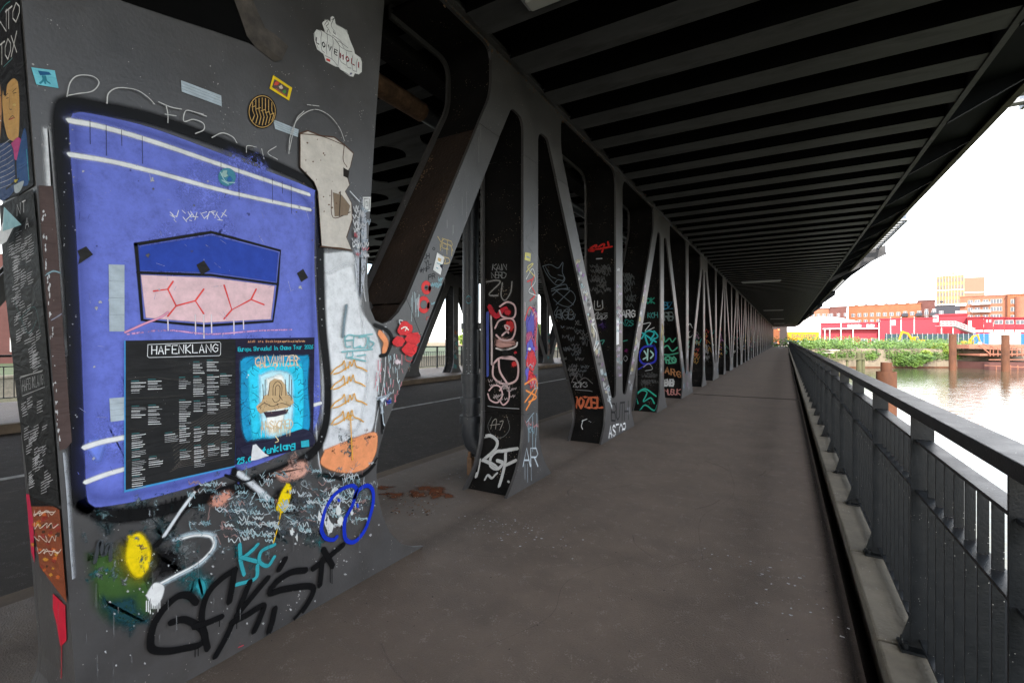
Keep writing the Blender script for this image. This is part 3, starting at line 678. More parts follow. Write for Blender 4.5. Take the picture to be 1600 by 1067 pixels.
# free sprayed shapes under the panel: soft yellow patches, white loop, black outline strokes
p.dot(214,868,46,(.02,.02,.02),edge=26,rag=.1,dry=.22); p.dot(206,878,46,(.30,.26,.01),edge=30,rag=.1,soft=1.5,dry=.35); p.blob([(196,834),(222,828),(238,852),(238,880),(222,904),(202,902),(190,872)], YEL, 7, 1, .05)
p.dot(443,776,24,BLK,edge=13,rag=.1,dry=.2); p.blob([(446,752),(457,756),(452,790),(438,804),(428,796),(436,770)], YEL, 4, 1, .05); p.line([(438,800),(434,820),(430,835),(425,852)], 2.6, (.8,.5,.01), .4)
p.line([(334,836),(300,833),(278,842)], 12, (.50,.60,.64), 1, .1); p.line([(274,842),(300,834),(330,836),(334,855),(312,880),(270,902),(240,918)], 15, (.45,.55,.6), 1, .1); p.line([(280,842),(304,836),(328,838),(332,854),(310,878),(270,900),(242,915)], 7, WHT, .8, .1)
p.blob([(224,930),(240,908),(258,914),(252,938),(238,948)], WHT, 4, .8, .1)
for x in range(228,250,3): p.line([(x,938),(x,944+random.uniform(4,14))], 2, WHT, .5)
p.line([(308,762),(286,796),(262,830),(244,850)], 15, BLK, .7, .2); p.line([(302,770),(280,800),(256,836)], 9, (.62,.64,.65), .7, .15); p.line([(368,738),(396,762),(424,786)], 24, BLK, .7, .2); p.line([(374,740),(396,758),(418,778)], 15, (.66,.68,.70), .7, .12)
p.line([(352,742),(380,752),(400,745)], 7, BLK, .7, .2)
# salmon, teal and pale scratches
p.blob([(326,772),(356,762),(368,772),(344,796),(322,790)], (.62,.28,.20), 8, 1, .4); p.blob([(420,740),(470,715),(486,730),(470,750),(440,756)], (.62,.33,.25), 8, 1, .38)
p.blob([(505,700),(530,690),(585,672),(590,700),(578,728),(556,740),(525,740),(498,726)], ORG, 5, .9, .1)
p.line([(597,650),(597,690),(590,715),(572,738),(545,748),(505,742)], 10, BLK, .6, .15)
p.line([(594,522),(602,534),(600,548)], 16, ORG, .5, .1); p.line([(586,508),(604,516),(612,530),(604,552),(594,556)], 9, BLK, .5, .15)
for _ in range(120):
    x = random.uniform(130, 590); y = random.uniform(800, 960) - (x-130)*.3
    p.dot(x, y, random.uniform(3, 14), random.choice([(.16,.20,.21),(.10,.15,.16),(.03,.04,.045),(.22,.24,.25),(.02,.10,.11),(.28,.17,.14)]), ry=random.uniform(3,18), rag=.5, edge=5, dry=.5)
for _ in range(170):
    x = random.uniform(290, 575); y = random.uniform(752, 842) - (x-300)*.12
    c = random.choice([(.30,.42,.45),(.20,.32,.35),(.40,.48,.5),(.13,.2,.22),(.5,.55,.57),(.35,.22,.2)])
    if random.random() < .5: p.scribble(x, y, random.uniform(6,22), random.uniform(4,16), random.uniform(.8,1.8), c, random.randint(4,8), .42)
    else: p.line([(x,y),(x+random.uniform(-7,7),y+random.uniform(-9,9)),(x+random.uniform(-14,14),y+random.uniform(-14,14))], random.uniform(.8,3), c, .8, .4)
for _ in range(80):
    x = random.uniform(350, 560); y = random.uniform(790, 850) - (x-395)*.2; p.scribble(x, y, random.uniform(8,20), random.uniform(5,12), 1.5, random.choice([(.06,.07,.08),(.35,.48,.5),(.5,.55,.55)]), random.randint(4,7))
for x, y, r_ in [(506,800,8),(512,820,9),(522,770,8),(527,795,7),(548,800,4),(530,812,6),(498,806,6),(455,830,5),(462,838,4)]: p.dot(x, y, r_*.7, (.62,.64,.62), ry=r_*1.5, rag=.45, edge=1.5, dry=.36)
for _ in range(90): x = random.uniform(150,600); y = random.uniform(880,1060)-(x-150)*.3; p.dot(x, y, random.uniform(.8,2.2), (.4,.4,.4), rag=.4)
p.crop(140,720,3.074)
K = dict(soft=.3, dry=.05)
p.lines('715 400 720 480 735 540|720 470 770 430 800 400|725 460 800 480|880 400 820 430 810 480 850 500 880 460|800 500 790 560 700 590', 9, (.035,.30,.34), soft=.5, dry=.25)
p.blob([(480,610),(510,540),(565,560),(570,620),(530,670)], (.03,.27,.31), 14, 1, .35)
p.lines('20 480 45 380 60 450 90 400 95 470', 8, (.05,.055,.06), soft=.5, dry=.2)
p.lines('505 675 470 642 420 645 355 700 303 780 287 850 298 900 370 908 450 895 520 878 548 840 520 792 450 757 388 770', 13, BLK, **K)
p.lines('690 520 630 560 570 620 540 690 532 760 545 830 560 895|500 790 560 772 625 745|690 520 678 600 665 670|762 580 738 640 712 705|848 560 780 640 702 735|600 930 650 840 680 772|680 770 750 735 828 690 812 750 785 810|1030 522 960 532 890 580 862 630 930 612 1060 600 1050 665 960 780 862 826 872 760 882 710|932 470 905 515|1070 512 1140 460 1210 402|1118 425 1160 500|1112 470 1100 590', 12, BLK, **K)
for x, y, l_ in [(500,885,50),(515,870,60),(1150,500,80),(1158,520,65),(700,760,40),(617,760,30),(1100,580,12),(872,826,18)]: p.line([(x,y),(x,y+l_)], 1.8, BLK, .4)
p.lines('716 870 722 910|708 890 732 880', 1.6, (.5,.05,.08))
p.crop(480,720,5.93)
p.lines('440 245 400 225 300 262 220 335 160 440 130 550 122 640 160 710 230 725 262 700|430 330 470 262 540 225 592 262 600 370 572 500 520 640 430 742 352 730 332 650 342 530 410 400 445 262', 8.5, (.008,.03,.42), soft=.35, dry=.12)
p.dot(280,360,24,(.008,.04,.48),ry=30); p.dot(455,410,20,(.008,.05,.5),ry=34)
p.crop(480,480,3.81)
for dy, sc_ in ((0,1),(90,.95),(200,1),(300,.9)):
    T_ = lambda st: [(140 + (float(a)-140)*sc_, float(b_) + dy) for a, b_ in zip(st.split()[::2], st.split()[1::2])]
    for st in ('135 395 160 365 200 340 213 318 222 372', '150 398 190 385 238 352', '238 362 246 322 258 350 272 312 284 350 318 362 348 380'): p.line(T_(st), 2.6, OCH, .35, .15)
p.line([(250,650),(255,760),(262,905)], 3, OCH, .4, .1); p.line([(232,650),(262,640),(236,665),(264,668)], 2, OCH, .4)
p.lines('215 170 222 230 250 235|215 200 262 195|270 175 268 240 310 230|300 180 350 178 340 235 300 240|360 180 362 240 390 215 362 200|200 265 380 250|230 275 228 300 262 292 262 270|290 290 340 283|215 185 240 165 290 170 380 160|240 300 340 320', 3.4, (.22,.48,.50), soft=.5, dry=.22)
p.lines('205 165 212 90 225 0', 14, (.16,.22,.25), soft=.9, dry=.3)
for _ in range(60):
    x = random.uniform(395,560); y = random.uniform(290,560) - (x-395)*.1; p.line([(x,y),(x+random.uniform(-8,8),y+random.uniform(15,60))], random.uniform(1,2.4), random.choice([(.6,.68,.7),(.45,.6,.65),(.65,.25,.28),(.7,.7,.7),(.6,.15,.18)]), .6, .2)
p.dot(530,325,26,(.72,.60,.62),rag=.2,edge=10); p.blob([(395,540),(440,520),(500,500),(450,580),(438,640),(425,580)], (.6,.66,.72), 5, 1, .2); p.dot(480,560,24,(.05,.08,.42),rag=.3,edge=14,dry=.3); p.line([(437,580),(445,680),(452,700)], 3, (.5,.58,.62), .6, .1)
for x, y, r_ in [(575,130,50),(622,190,52),(535,205,38),(602,250,48),(600,298,32),(640,250,24)]: p.dot(x, y, r_, (.66,.035,.04), rag=.16, edge=2.5)
p.lines('552 128 575 118 595 135|575 140 585 120', 2, (.8,.8,.7)); p.lines('545 100 540 78 560 80', 2, (.6,.6,.6)); p.lines('520 555 570 452', 3, (.65,.12,.14)); p.lines('532 560 530 620', 2, (.6,.4,.42))
# chalk tags above the panel
p.crop(0,0,2)
CH = (.50,.49,.47)
p.lines('205 305 215 262 240 240 285 242 305 262 285 288 240 296 208 302|330 326 335 295 365 278 420 284 455 305 478 328|515 335 520 360 520 386|492 322 530 338 562 344|512 360 545 365|640 366 600 352 575 350 570 382 600 376 630 388 632 408 606 420|658 432 690 418 722 430 735 448', 2.4, CH, soft=.6, dry=.3)
p.crop(300,0,2)
p.lines('165 478 168 458 195 462|213 468 220 498|258 460 232 480 262 500|298 482 303 425 328 372 375 345 420 360 455 400 472 442|356 330 392 334|300 470 320 380 345 350|30 360 0 352', 2.2, CH, soft=.7, dry=.38)
p.lines('490 600 520 632|505 820 510 870 505 910', 3, (.6,.62,.64), soft=.7, dry=.2)
for _ in range(26): p.scribble(random.uniform(495,535), random.uniform(650,800), random.uniform(10,26), random.uniform(10,24), 1.6, random.choice([(.5,.5,.52),(.45,.1,.12),(.3,.35,.4),(.6,.6,.6)]), 5)
p.tf = lambda x, y: (x, y)
for _ in range(24): x=random.uniform(110,600); y=random.uniform(905,1060)-(x-110)*.35; p.line([(x,y),(x,y+random.uniform(8,40))], random.uniform(1,3), (.16,.16,.16), 1, .3)
p.build('graffiti', pillar)
# beige torn paper patch (its own thing)
def quadthing(name, lab, cat, paint, m=None, group=None): 
    c = Vector(paint.v[0]); return paint.build(name, None, m or PAPER, origin=c, label=lab, cat=cat, group=group)
s = FP(.012); 
TP = [(466,208),(478,204),(500,212),(520,214),(536,226),(551,240),(546,262),(540,272),(545,290),(538,300),(548,318),(549,344),(540,372),(548,392),(528,390),(500,386),(496,330),(494,300),(488,285),(466,262)]
s.blob(TP, (.10,.05,.03), 1, .5, 0, False); s.blob([(x*.985+7.6, y*.985+4.6) for x, y in TP], (.58,.53,.47), 2, .8, .08, False)
s.lines('536 226 534 250 540 262|548 392 530 388 498 386|466 210 500 214 536 228|516 298 518 340 545 332', 2.2, (.10,.05,.03), soft=.6, dry=.3)
s.blob([(517,300),(532,304),(546,322),(542,338),(520,340)], (.22,.16,.11), 3, .8, .2, False); s.blob([(534,262),(544,268),(542,280),(534,276)], (.02,.015,.012), 1, .6, 0, False); s.line([(530,300),(528,338)], 2, (.03,.02,.015), .5, .2)
for _ in range(26): s.dot(random.uniform(472,540), random.uniform(216,380), random.uniform(.6,1.8), (.16,.10,.07), rag=.4)
quadthing('paper_patch', 'torn beige paper patch with rusty edges at the upper right corner of the blue panel', 'paper', s)
# ------------------------------------------------------------------ posters and stickers
def quad(s, pts, colr): s.blob(pts, colr, .35, .6, 0, False)
random.seed(4)
s = FP(.006)
quad(s, [(193,532),(369,529),(366,729),(193,769)], (.06,.30,.60)); quad(s, [(195,532),(369,529),(366,727),(195,765)], (.018,.018,.018))
s.crop(180,520,4.103)
for k in range(17):
    o_ = k*17; s.line([(760,420+o_*.9),(640,470+o_),(520,560+o_),(345+k*4,min(890,640+o_*1.4))][:3 if k > 9 else 4], .8, (.10,.085,.07), .6, .1, False)
for k in range(9): s.line([(345+k*14,890-k*16),(400+k*16,860-k*14),(740-k*6,800-k*16)], .8, (.12,.10,.085), .6, .1, False)
for k in range(10): s.line([(300+k*8,170+k*9),(450,185+k*8),(600,170+k*6),(750,160+k*5)], .6, (.05,.048,.045), .7, .2)
s.lines('205 75 665 58 672 70 670 140 660 146 212 158 202 150 205 75', 1.3, (.68,.68,.68), soft=.5, smooth=False)
s.text('HAFENKLANG', 230, 137, 52, 43.5, 1.7, (.85,.85,.85), ux=(1,-.033), jit=1, soft=.3, asp=.6)
blocks = [(497,185,265),(585,175,245),(100,308,385),(207,298,370),(405,285,365),(497,280,410),(585,270,400),(668,262,335),(100,468,552),(207,462,588),(405,430,615),(497,435,508),(585,412,518),(668,405,482),(100,645,745),(100,748,806),(310,640,705),(405,610,708),(497,604,702),(585,592,655),(668,578,655),(100,812,912),(100,918,1000),(207,792,858),(405,750,815),(497,720,862),(585,712,785),(668,700,788)]
for x, y0_, y1_ in blocks:
    W_ = 90 if x < 350 else 72; sl = -.13 if y0_ > 600 else (-.03 if y0_ > 250 else 0); y = y0_
    s.line([(x,y),(x+W_*.5,y+sl*W_*.5)], 1.3, (.06,.26,.27), .7, .1, False); y += 13
    while y < y1_:
        big = random.random() < .45; xx = x; e_ = x + W_*random.uniform(.5,1)
        while xx < e_: l_ = random.uniform(6,18); s.line([(xx,y+sl*(xx-x)),(min(xx+l_,e_),y+sl*(xx+l_-x))], 2.3 if big else 1.5, (.62,.62,.61) if big else (.36,.36,.36), .7, .12, False); xx += l_+5
        y += 14 if big else 10.5
s.lines('60 300 200 280 380 300 480 280|60 420 250 412 420 400|70 610 200 618 330 560|60 820 150 790 300 800 400 770', 1.6, (.06,.056,.05), soft=.9, dry=.3)
quadthing('concert_list_poster', 'black poster headed HAFENKLANG with columns of small white text, on the blue panel', 'poster', s)
s = FP(.0075)
quad(s, [(366.5,529),(490,527),(488,697),(366.5,725)], (.016,.014,.035))
s.crop(180,520,4.103)
s.blob([(785,175),(860,140),(1180,135),(1245,150),(1240,330),(1250,600),(1180,670),(900,690),(830,700),(790,560)], (.012,.30,.55), 5, 1, .2)
s.blob([(820,230),(900,180),(1150,170),(1215,230),(1210,620),(1120,660),(930,690),(850,660)], (.03,.62,.85), 8, 1, .1)
s.blob([(900,260),(1000,220),(1120,240),(1150,330),(1140,600),(1040,680),(940,660),(900,500)], (.55,.85,.92), 9, 1, .05); s.blob([(950,280),(1060,250),(1100,330),(1090,560),(1010,660),(950,600)], (.90,.90,.84), 7, 1, .05)
for _ in range(44):
    sd_ = random.choice((0,1)); x = random.uniform(790,880) if sd_ else random.uniform(1160,1240); y = random.uniform(180,660); pts=[(x,y)]
    for _i in range(3): x += random.uniform(-4,26)*(1 if sd_ else -1); y += random.uniform(-22,22); pts.append((x,y))
    s.line(pts, 1.1, (.008,.05,.12), .6, .15)
s.blob([(800,770),(790,730),(870,700),(960,690),(1100,640),(1200,610),(1262,640),(1262,720),(1000,775),(860,800)], (.02,.02,.045), 2.5, .8, .1)
CB=(.55,.38,.20)
s.blob([(905,500),(895,470),(930,440),(945,400),(975,390),(985,310),(1015,290),(1060,300),(1085,330),(1100,390),(1135,420),(1140,450),(1100,480),(1040,490),(960,505),(925,520)], CB, 1.4, .7, .05, False)
s.lines('940 330 945 420|955 300 955 400|1125 300 1122 430|1110 270 1108 400|985 320 975 400|1085 300 1088 400|1100 380 1125 410', 1.4, (.09,.06,.04)); s.lines('1005 400 1008 340 1035 310 1062 340 1060 400|1020 400 1022 350 1036 335 1050 350 1048 400|1000 420 1020 445 1050 425 1045 400 1065 430|910 480 950 450 1000 470 1060 450 1120 470', 1.5, (.05,.035,.03), soft=.5)
s.blob([(940,505),(1050,492),(1110,485),(1095,520),(1020,540),(960,545)], (.05,.035,.05), 2, .8, .1, False)
for _ in range(26): x=random.uniform(910,1130); y=random.uniform(430,500); s.line([(x,y),(x+random.uniform(-10,10),y+random.uniform(6,26))], 1, random.choice([(.06,.04,.03),(.6,.48,.3),(.3,.2,.12)]), .5)
s.text('MASACRED', 935, 618, 52, 25, 1.8, (.70,.52,.30), ux=(1,-.06), jit=3, asp=.42)
for _ in range(40): x=random.uniform(925,1125); s.line([(x,600),(x+random.uniform(-4,4),random.uniform(630,670))], .9, (.72,.56,.34), .6, .2)
s.line([(1020,660),(1040,690),(1020,700)], 1.6, (.7,.55,.3))
s.text('GALVANIZER', 895, 218, 62, 27, 2.1, (.80,.58,.36), ux=(1,-.04), jit=4, asp=.42)
for _ in range(60): x=random.uniform(880,1175); y=random.choice((158,212)); s.line([(x,y),(x+random.uniform(-8,8),y+random.uniform(-20,20))], 1, (.82,.60,.38), .6)
s.text('Aldimore Bookings', 845, 62, 13, 12.6, .8, (.75,.35,.18), ux=(1,-.01), asp=.6); s.text('support in complying Tourists', 1060, 60, 11, 5.1, .6, (.75,.4,.2), ux=(1,-.01), asp=.45)
s.text('Europe Shrouded in Chaos Tour 2026', 780, 118, 25, 14.2, 1.5, (.02,.46,.55), ux=(1,-.035), asp=.46)
s.text('Hafenklang', 880, 787, 40, 27, 2.5, (.02,.50,.60), ux=(1,-.20), asp=.5); s.text('25.0', 775, 838, 36, 24, 2.3, (.02,.50,.60), ux=(1,-.14), asp=.5)
s.blob([(1180,690),(1235,680),(1238,730),(1182,735)], (.03,.40,.5), 2, .6, .35, False)
s.blob([(858,820),(864,760),(872,715),(895,708),(930,745),(955,770),(980,785),(905,812)], (.72,.72,.72), 2, .5, 0, False)
s.dot(845,270,8,(.7,.75,.75)); s.dot(835,285,5,(.7,.75,.75))
quadthing('concert_tour_poster', 'cyan and black concert poster headed GALVANIZER, right of the black text poster', 'poster', s)
# stickers on the pillar front
def sticker(lab, pts, colr, deco=None, base=.004, cat='sticker', name='sticker', m=None):
    s = FP(base); s.blob(pts, colr, .4, .6, 0, False)
    if deco: deco(s)
    return quadthing(name, lab, cat, s, m)
sticker('small cyan sticker with a dark blue emblem at the upper left of the pillar', [(48,106),(85,111),(91,139),(56,133)], (.16,.50,.58), lambda s: (s.blob([(58,111),(76,113),(80,118),(62,119)], (.02,.10,.22), 1, .6, .1, False), s.lines('66 120 67 126 62 131|70 120 72 127 77 131|68 120 70 131', 2.6, (.03,.20,.26))))
TAPE = (.40,.46,.50)
for lab, pts in [('upper grey tape strip above the blue panel',[(282,126),(345,150),(346,167),(283,144)]),('grey tape strip beside the round gold sticker',[(426,187),(466,203),(465,215),(429,202)]),('upright grey tape strip on the left side of the blue panel',[(169,413),(194,414),(194,518),(170,518)]),('short grey tape strip left of the black text poster',[(170,622),(194,620),(194,656),(172,659)])]:
    def dd(s, q=pts):
        for k in (.25,.5,.75): s.line([(q[0][0]+(q[3][0]-q[0][0])*k+1, q[0][1]+(q[3][1]-q[0][1])*k), (q[1][0]+(q[2][0]-q[1][0])*k-1, q[1][1]+(q[2][1]-q[1][1])*k)], .8, (.30,.35,.38), .8, .2, False)
    sticker(lab, pts, TAPE, dd, cat='tape', name='tape_strip')
def rnd_st(s):
    GO=(.48,.30,.10)
    s.line([(409+math.cos(a*.3)*20.5, 175+math.sin(a*.3)*24.5) for a in range(22)], 1.4, GO)
    for k in range(7): x=394+k*5; h_=math.sqrt(max(0,1-((x-409)/20)**2))*21; s.line([(x,175-h_),(x,175-h_*.1),(x+3,175+h_*.4),(x,175+h_)], 1.8, GO, .4, .1, False)
    for k in range(5): s.line([(393+k*7,168+k*3),(399+k*7,166+k*3)], 1.3, GO)
sticker('round black sticker with gold stripes above the panel', [(409+23*math.cos(k*.3142), 175+27*math.sin(k*.3142)) for k in range(20)], (.012,.010,.008), rnd_st)
sticker('small yellow edged sticker at the top of the pillar', [(426,118),(456,138),(451,158),(420,139)], (.80,.56,.02), lambda s: (s.blob([(428,124),(451,139),(448,153),(424,137)], (.10,.07,.06), .5, .6, 0, False), s.dot(431,131,4.5,(.55,.08,.05),rag=.3), s.dot(438,137,3.5,(.6,.5,.4),rag=.3), s.dot(444,144,3.5,(.08,.25,.06),rag=.3), s.line([(430,139),(446,150)], 1.4, (.5,.1,.06))))
def love(s):
    s.crop(470,10,8.207)
    q = [(150,350),(190,292),(240,310),(290,325),(335,370)]; W_=(.60,.60,.58)
    s.blob([(300,330),(262,220),(300,165),(345,175),(370,200),(372,140),(400,125),(430,150),(442,225),(520,265),(590,310),(625,430),(680,560),(690,610),(760,660),(782,720),(780,850),(740,885),(690,870),(670,915),(620,905),(500,820),(480,790),(440,785),(310,715),(280,620),(200,560),(165,450),(155,350),(195,292),(260,310)], (.72,.72,.70), 2, .5, 0, False)
    I=(.02,.02,.022)
    s.lines('200 300 260 335 252 420 262 560 300 600|330 350 335 440 320 560 330 620|400 400 410 480 390 600 395 680|270 320 330 360 400 400 470 470 488 540 480 680 470 770|170 350 185 450 215 540|490 560 500 700 570 760|580 590 580 680 590 780 640 800|660 640 650 720 660 820 700 840|720 680 705 760 710 850|300 240 330 200 350 230 320 260 345 290|280 200 310 180 345 190|430 150 400 200 385 260 430 330 440 370|400 375 500 450 560 560 650 590|450 240 560 300 600 360|470 450 520 480 600 540|430 430 500 520 540 550|390 180 420 160|330 340 350 300 370 350|500 820 560 850 620 890|310 640 400 690 460 760', 1.2, I, soft=.6)
    s.blob([(400,300),(440,370),(415,355)], I, 2, .5, 0, False)
    s.text('LOVE', 190, 470, 62, 78, 2.2, I, ux=(1,.62), uy=(.05,-1), asp=.55)
    s.text('MOLI', 500, 665, 60, 72, 2.4, (.45,.02,.03), ux=(1,.52), uy=(.05,-1), asp=.6)
    s.text('MOLI', 503, 669, 60, 72, 1.3, I, ux=(1,.52), uy=(.05,-1), asp=.6)
    s.blob([(318,665),(375,690),(372,725),(315,700)], (.62,.06,.05), 4, .6, 0, False); s.dot(635,868,24,(.03,.02,.20),rag=.25)
sticker('white cut out sticker of tattooed fists lettered LOVE MOLI', [(528,60),(530,60),(530,62)], (.7,.7,.7), love)
sticker('round sticker of blue and teal swirls on the white bands', [(354+14*math.cos(k*.3927), 277+14.5*math.sin(k*.3927)) for k in range(16)], (.06,.22,.30), lambda s: (s.dot(350,272,6,(.30,.45,.42),rag=.3), s.dot(358,281,5,(.03,.12,.32),rag=.3), s.lines('344 270 352 284 366 286|346 282 356 288', 1.6, (.4,.6,.6))))
sticker('small white square sticker with a black frame at the right edge of the pillar', [(566,308),(579,308),(578,331),(567,329)], (.62,.62,.60), lambda s: s.lines('568 311 577 311 576 328 569 327 568 311|571 316 574 316 574 322 571 322 571 316', 1.1, BLK, smooth=False))
for lab, pts in [('torn black paper scrap on the left edge of the blue panel', [(120,392),(134,385),(145,398),(130,408),(121,414),(124,402)]), ('black square scrap near the right edge of the blue panel', [(463,427),(473,420),(481,434),(470,441)]), ('small dark scrap in the middle of the blue panel', [(306,414),(318,407),(328,422),(314,430)])]:
    sticker(lab, pts, (.022,.021,.02), None, cat='paper scrap', name='paper_scrap')
# left face of the pillar: posters
random.seed(8)
s = SP(.004)
quad(s, [(-90,-60),(27,-60),(55,290),(30,306),(-60,330)], (.010,.010,.012))
s.text('N', -2, 62, 34, 14, 3.2, (.55,.55,.54), ux=(1,-.8), asp=.42); s.text('TO', 11, 50, 30, 11.5, 3.2, (.62,.62,.6), ux=(1,-.85), asp=.34)
s.text('TOX', 1, 105, 32, 9.5, 3.0, (.62,.62,.6), ux=(1,-.8), asp=.27)
s.lines('2 22 10 10 18 4', 1.6, (.06,.28,.26)); s.lines('8 106 22 92', 1.2, (.10,.3,.3))
s.blob([(8,190),(6,150),(14,122),(26,118),(32,140),(33,190),(30,222),(22,222),(14,215)], (.52,.30,.10), 1.5, .6, 0); s.blob([(8,150),(6,120),(14,108),(28,110),(32,130),(24,124),(14,134),(12,150)], (.008,.008,.01), 1, .5); s.blob([(-10,120),(2,130),(5,170),(4,200),(0,225),(-14,225)], (.45,.22,.09), 1.5, .6)
s.lines('10 152 15 147|22 145 28 139|18 150 17 170 21 172|16 188 22 182 26 186|12 155 16 154|23 147 28 146', 1.4, (.03,.015,.01)); s.line([(17,188),(24,185)], 2.4, (.35,.05,.04)); s.lines('-2 152 4 150|0 186 4 182', 1.5, (.03,.015,.01)); s.dot(25,165,3,(.6,.42,.15)); s.line([(0,188),(4,190)], 2, (.6,.55,.5))
s.blob([(20,224),(32,215),(40,232),(28,252),(22,240)], (.42,.05,.18), 1.5, .6); s.blob([(28,252),(42,200),(48,280),(40,292),(30,285)], (.02,.07,.20), 1.5, .6); s.lines('44 235 48 282', 3, (.04,.34,.34)); s.blob([(0,225),(20,226),(26,260),(24,300),(0,310)], (.03,.06,.15), 1, .6)
for k in range(9): y=232+k*8; s.line([(0,y),(10+k,y-7),(18+k*1.2,y-13)], 2, (.34,.34,.38), .7, .3)
s.line([(12,296),(32,280)], 4, (.02,.02,.02)); s.blob([(24,290),(40,283),(34,300),(26,302)], (.35,.40,.42), 1, .6); s.dot(27,283,3,(.5,.4,.05),rag=.4)
quadthing('portrait_poster', 'dark poster with painted faces lettered N TO TOX on the pillar side', 'poster', s)
s = SP(.007)
quad(s, [(3,322),(56,296),(68,440),(84,620),(97,790),(52,790),(30,620),(10,440)], (.012,.012,.012))
def listbars(s, y0_, y1_, n):
    for _ in range(n):
        y = random.uniform(y0_, y1_); t = (y-300)/480; xl = 4+46*t; xr = 56+40*t; x = random.uniform(xl+2, xr-12)
        for k in range(random.randint(2,5)): s.line([(x,y+k*4.2),(x+random.uniform(4,9),y+k*4.2-4)], 1.9, (.36,.36,.37), .7, .25, False)
listbars(s, 360, 420, 16); listbars(s, 420, 570, 34); listbars(s, 620, 760, 28)
s.lines('37 590 73 578 76 604 41 618 37 590|38 588 72 580', 1.3, (.30,.30,.30), smooth=False); s.text('HAFENKLANG', 41, 611, 17, 3.3, 1.2, (.32,.32,.32), ux=(1,-.33), asp=.15)
s.text('NT', 33, 338, 17, 8, 2.0, (.55,.55,.55), ux=(1,-.5), asp=.3); s.text('A', 46, 358, 15, 8, 2.0, (.55,.55,.55), ux=(1,-.5), asp=.35)
s.lines('36 500 60 480 70 520|28 470 50 520 64 500', 1.2, (.03,.09,.09))
quadthing('concert_list_poster', 'black list poster with faint HAFENKLANG lettering on the side of the pillar', 'poster', s)
s = SP(.03); s.blob([(24,326),(50,352),(38,360),(28,380),(18,386),(14,372),(22,350)], (.55,.56,.57), .6, .6, 0, False); s.blob([(24,326),(52,354),(36,360),(22,364)], (.22,.40,.44), .6, .6, 0, False)
quadthing('torn_paper', 'curled pale blue torn paper corner hanging on the side of the pillar', 'paper', s)
s = SP(.007)
quad(s, [(50,772),(97,795),(108,940),(66,884)], (.20,.05,.02))
for _ in range(40): x=random.uniform(54,100); y=random.uniform(790,880)+(x-54)*.6; s.dot(x,y,random.uniform(2,5),random.choice([(.45,.10,.02),(.5,.22,.03),(.05,.02,.01),(.25,.03,.02)]),rag=.4)
for k in range(4): s.scribble(56+k*2, 800+k*20, 34, 12, 1.7, (.6,.5,.42), 9, .2)
quadthing('red_poster', 'orange and red poster with pale writing low on the side of the pillar', 'poster', s)
s = SP(.003)
s.blob([(42,770),(52,772),(56,880),(50,862)], (.45,.02,.06), 2, .7, .1, False); s.blob([(84,925),(104,945),(106,1000),(96,1010),(90,975),(84,950)], (.50,.012,.035), 2, .7, .1, False); s.line([(98,1000),(97,1080)], 4, (.42,.02,.03), .6)
for _ in range(14): x=random.uniform(55,110); y=random.uniform(930,1060); s.line([(x,y),(x+random.uniform(-6,6),y-random.uniform(20,50))], 1.4, (.16,.15,.13), .7, .3)
s.build('graffiti', pillar)
s = FP(.005); s.blob([(59,290),(82,291),(90,380),(99,520),(108,640),(112,690),(104,700),(92,704),(84,640),(76,530),(66,400)], (.075,.05,.045), 1, .6, 0, False)
for _ in range(50): y=random.uniform(330,700); x=62+(y-290)*.066+random.uniform(0,5); s.dot(x,y,random.uniform(.6,1.8),(.5,.5,.5),ry=random.uniform(1,5),rag=.4)
s.line([(70,430),(82,424),(92,426)], 5, (.20,.30,.33), .8, .2); s.line([(80,500),(90,494),(96,490)], 4, (.22,.22,.26), .8, .2)
quadthing('paper_strip', 'long mauve brown paper strip pasted along the front left corner of the pillar', 'paper', s)
s = FP(.003); s.line([(98,712),(104,780),(108,850),(112,900)], 15, (.45,.47,.5), 1, .36); s.build('graffiti', pillar)
# ------------------------------------------------------------------ tags on the nearest truss members
random.seed(31)
p = FP()
p.crop(560,400,2.668)
for x, y, r_ in [(283,132,20),(272,203,27)]: p.line([(x+math.cos(a*.6)*r_*.75, y+math.sin(a*.6)*r_) for a in range(12)], 9, (.66,.04,.04), .4, .1)
p.dot(292,262,14,(.62,.04,.04),rag=.2); p.dot(283,132,8,BLK); p.dot(256,322,6,(.7,.7,.5),rag=.3)
for _ in range(16): x=random.uniform(218,262); y=random.uniform(150,190); p.line([(x,y),(x-random.uniform(0,4),y+random.uniform(20,95))], 1.3, (.42,.52,.54), .6, .2)
for _ in range(9): p.scribble(random.uniform(285,340), random.uniform(60,200), 16, 16, 1.5, (.20,.36,.40), 5)
for tx, x, y in (('CH', 268, 15), ('YL', 276, 42), ('*MP', 255, 72), ('PR', 292, 98)): p.text(tx, x, y, 19, 15, 1.9, (.012,.012,.014), ux=(1,-.25), jit=1)
p.crop(640,340,4.845)
p.text('YER', 215, 215, 70, 34, 1.8, (.48,.36,.14), ux=(1,.35), jit=4); p.lines('255 290 270 330 262 350 300 340 295 310 262 300|230 200 232 250|280 230 282 280|318 235 318 290', 1.6, (.5,.38,.16)); p.lines('172 238 180 226 192 236 182 246 172 238', 1.3, BLK)
for x, y in ((330,60),(283,20)): p.line([(x,y),(x,y+60)], 1.2, (.4,.4,.4), .7, .3)
p.tf = lambda x, y: (x, y)
for x, y, l_ in [(722,308,28),(729,300,40),(707,352,16),(751,193,30),(748,214,40)]: p.line([(x,y),(x,y+l_)], 1.1, (.32,.31,.30), .8, .3)
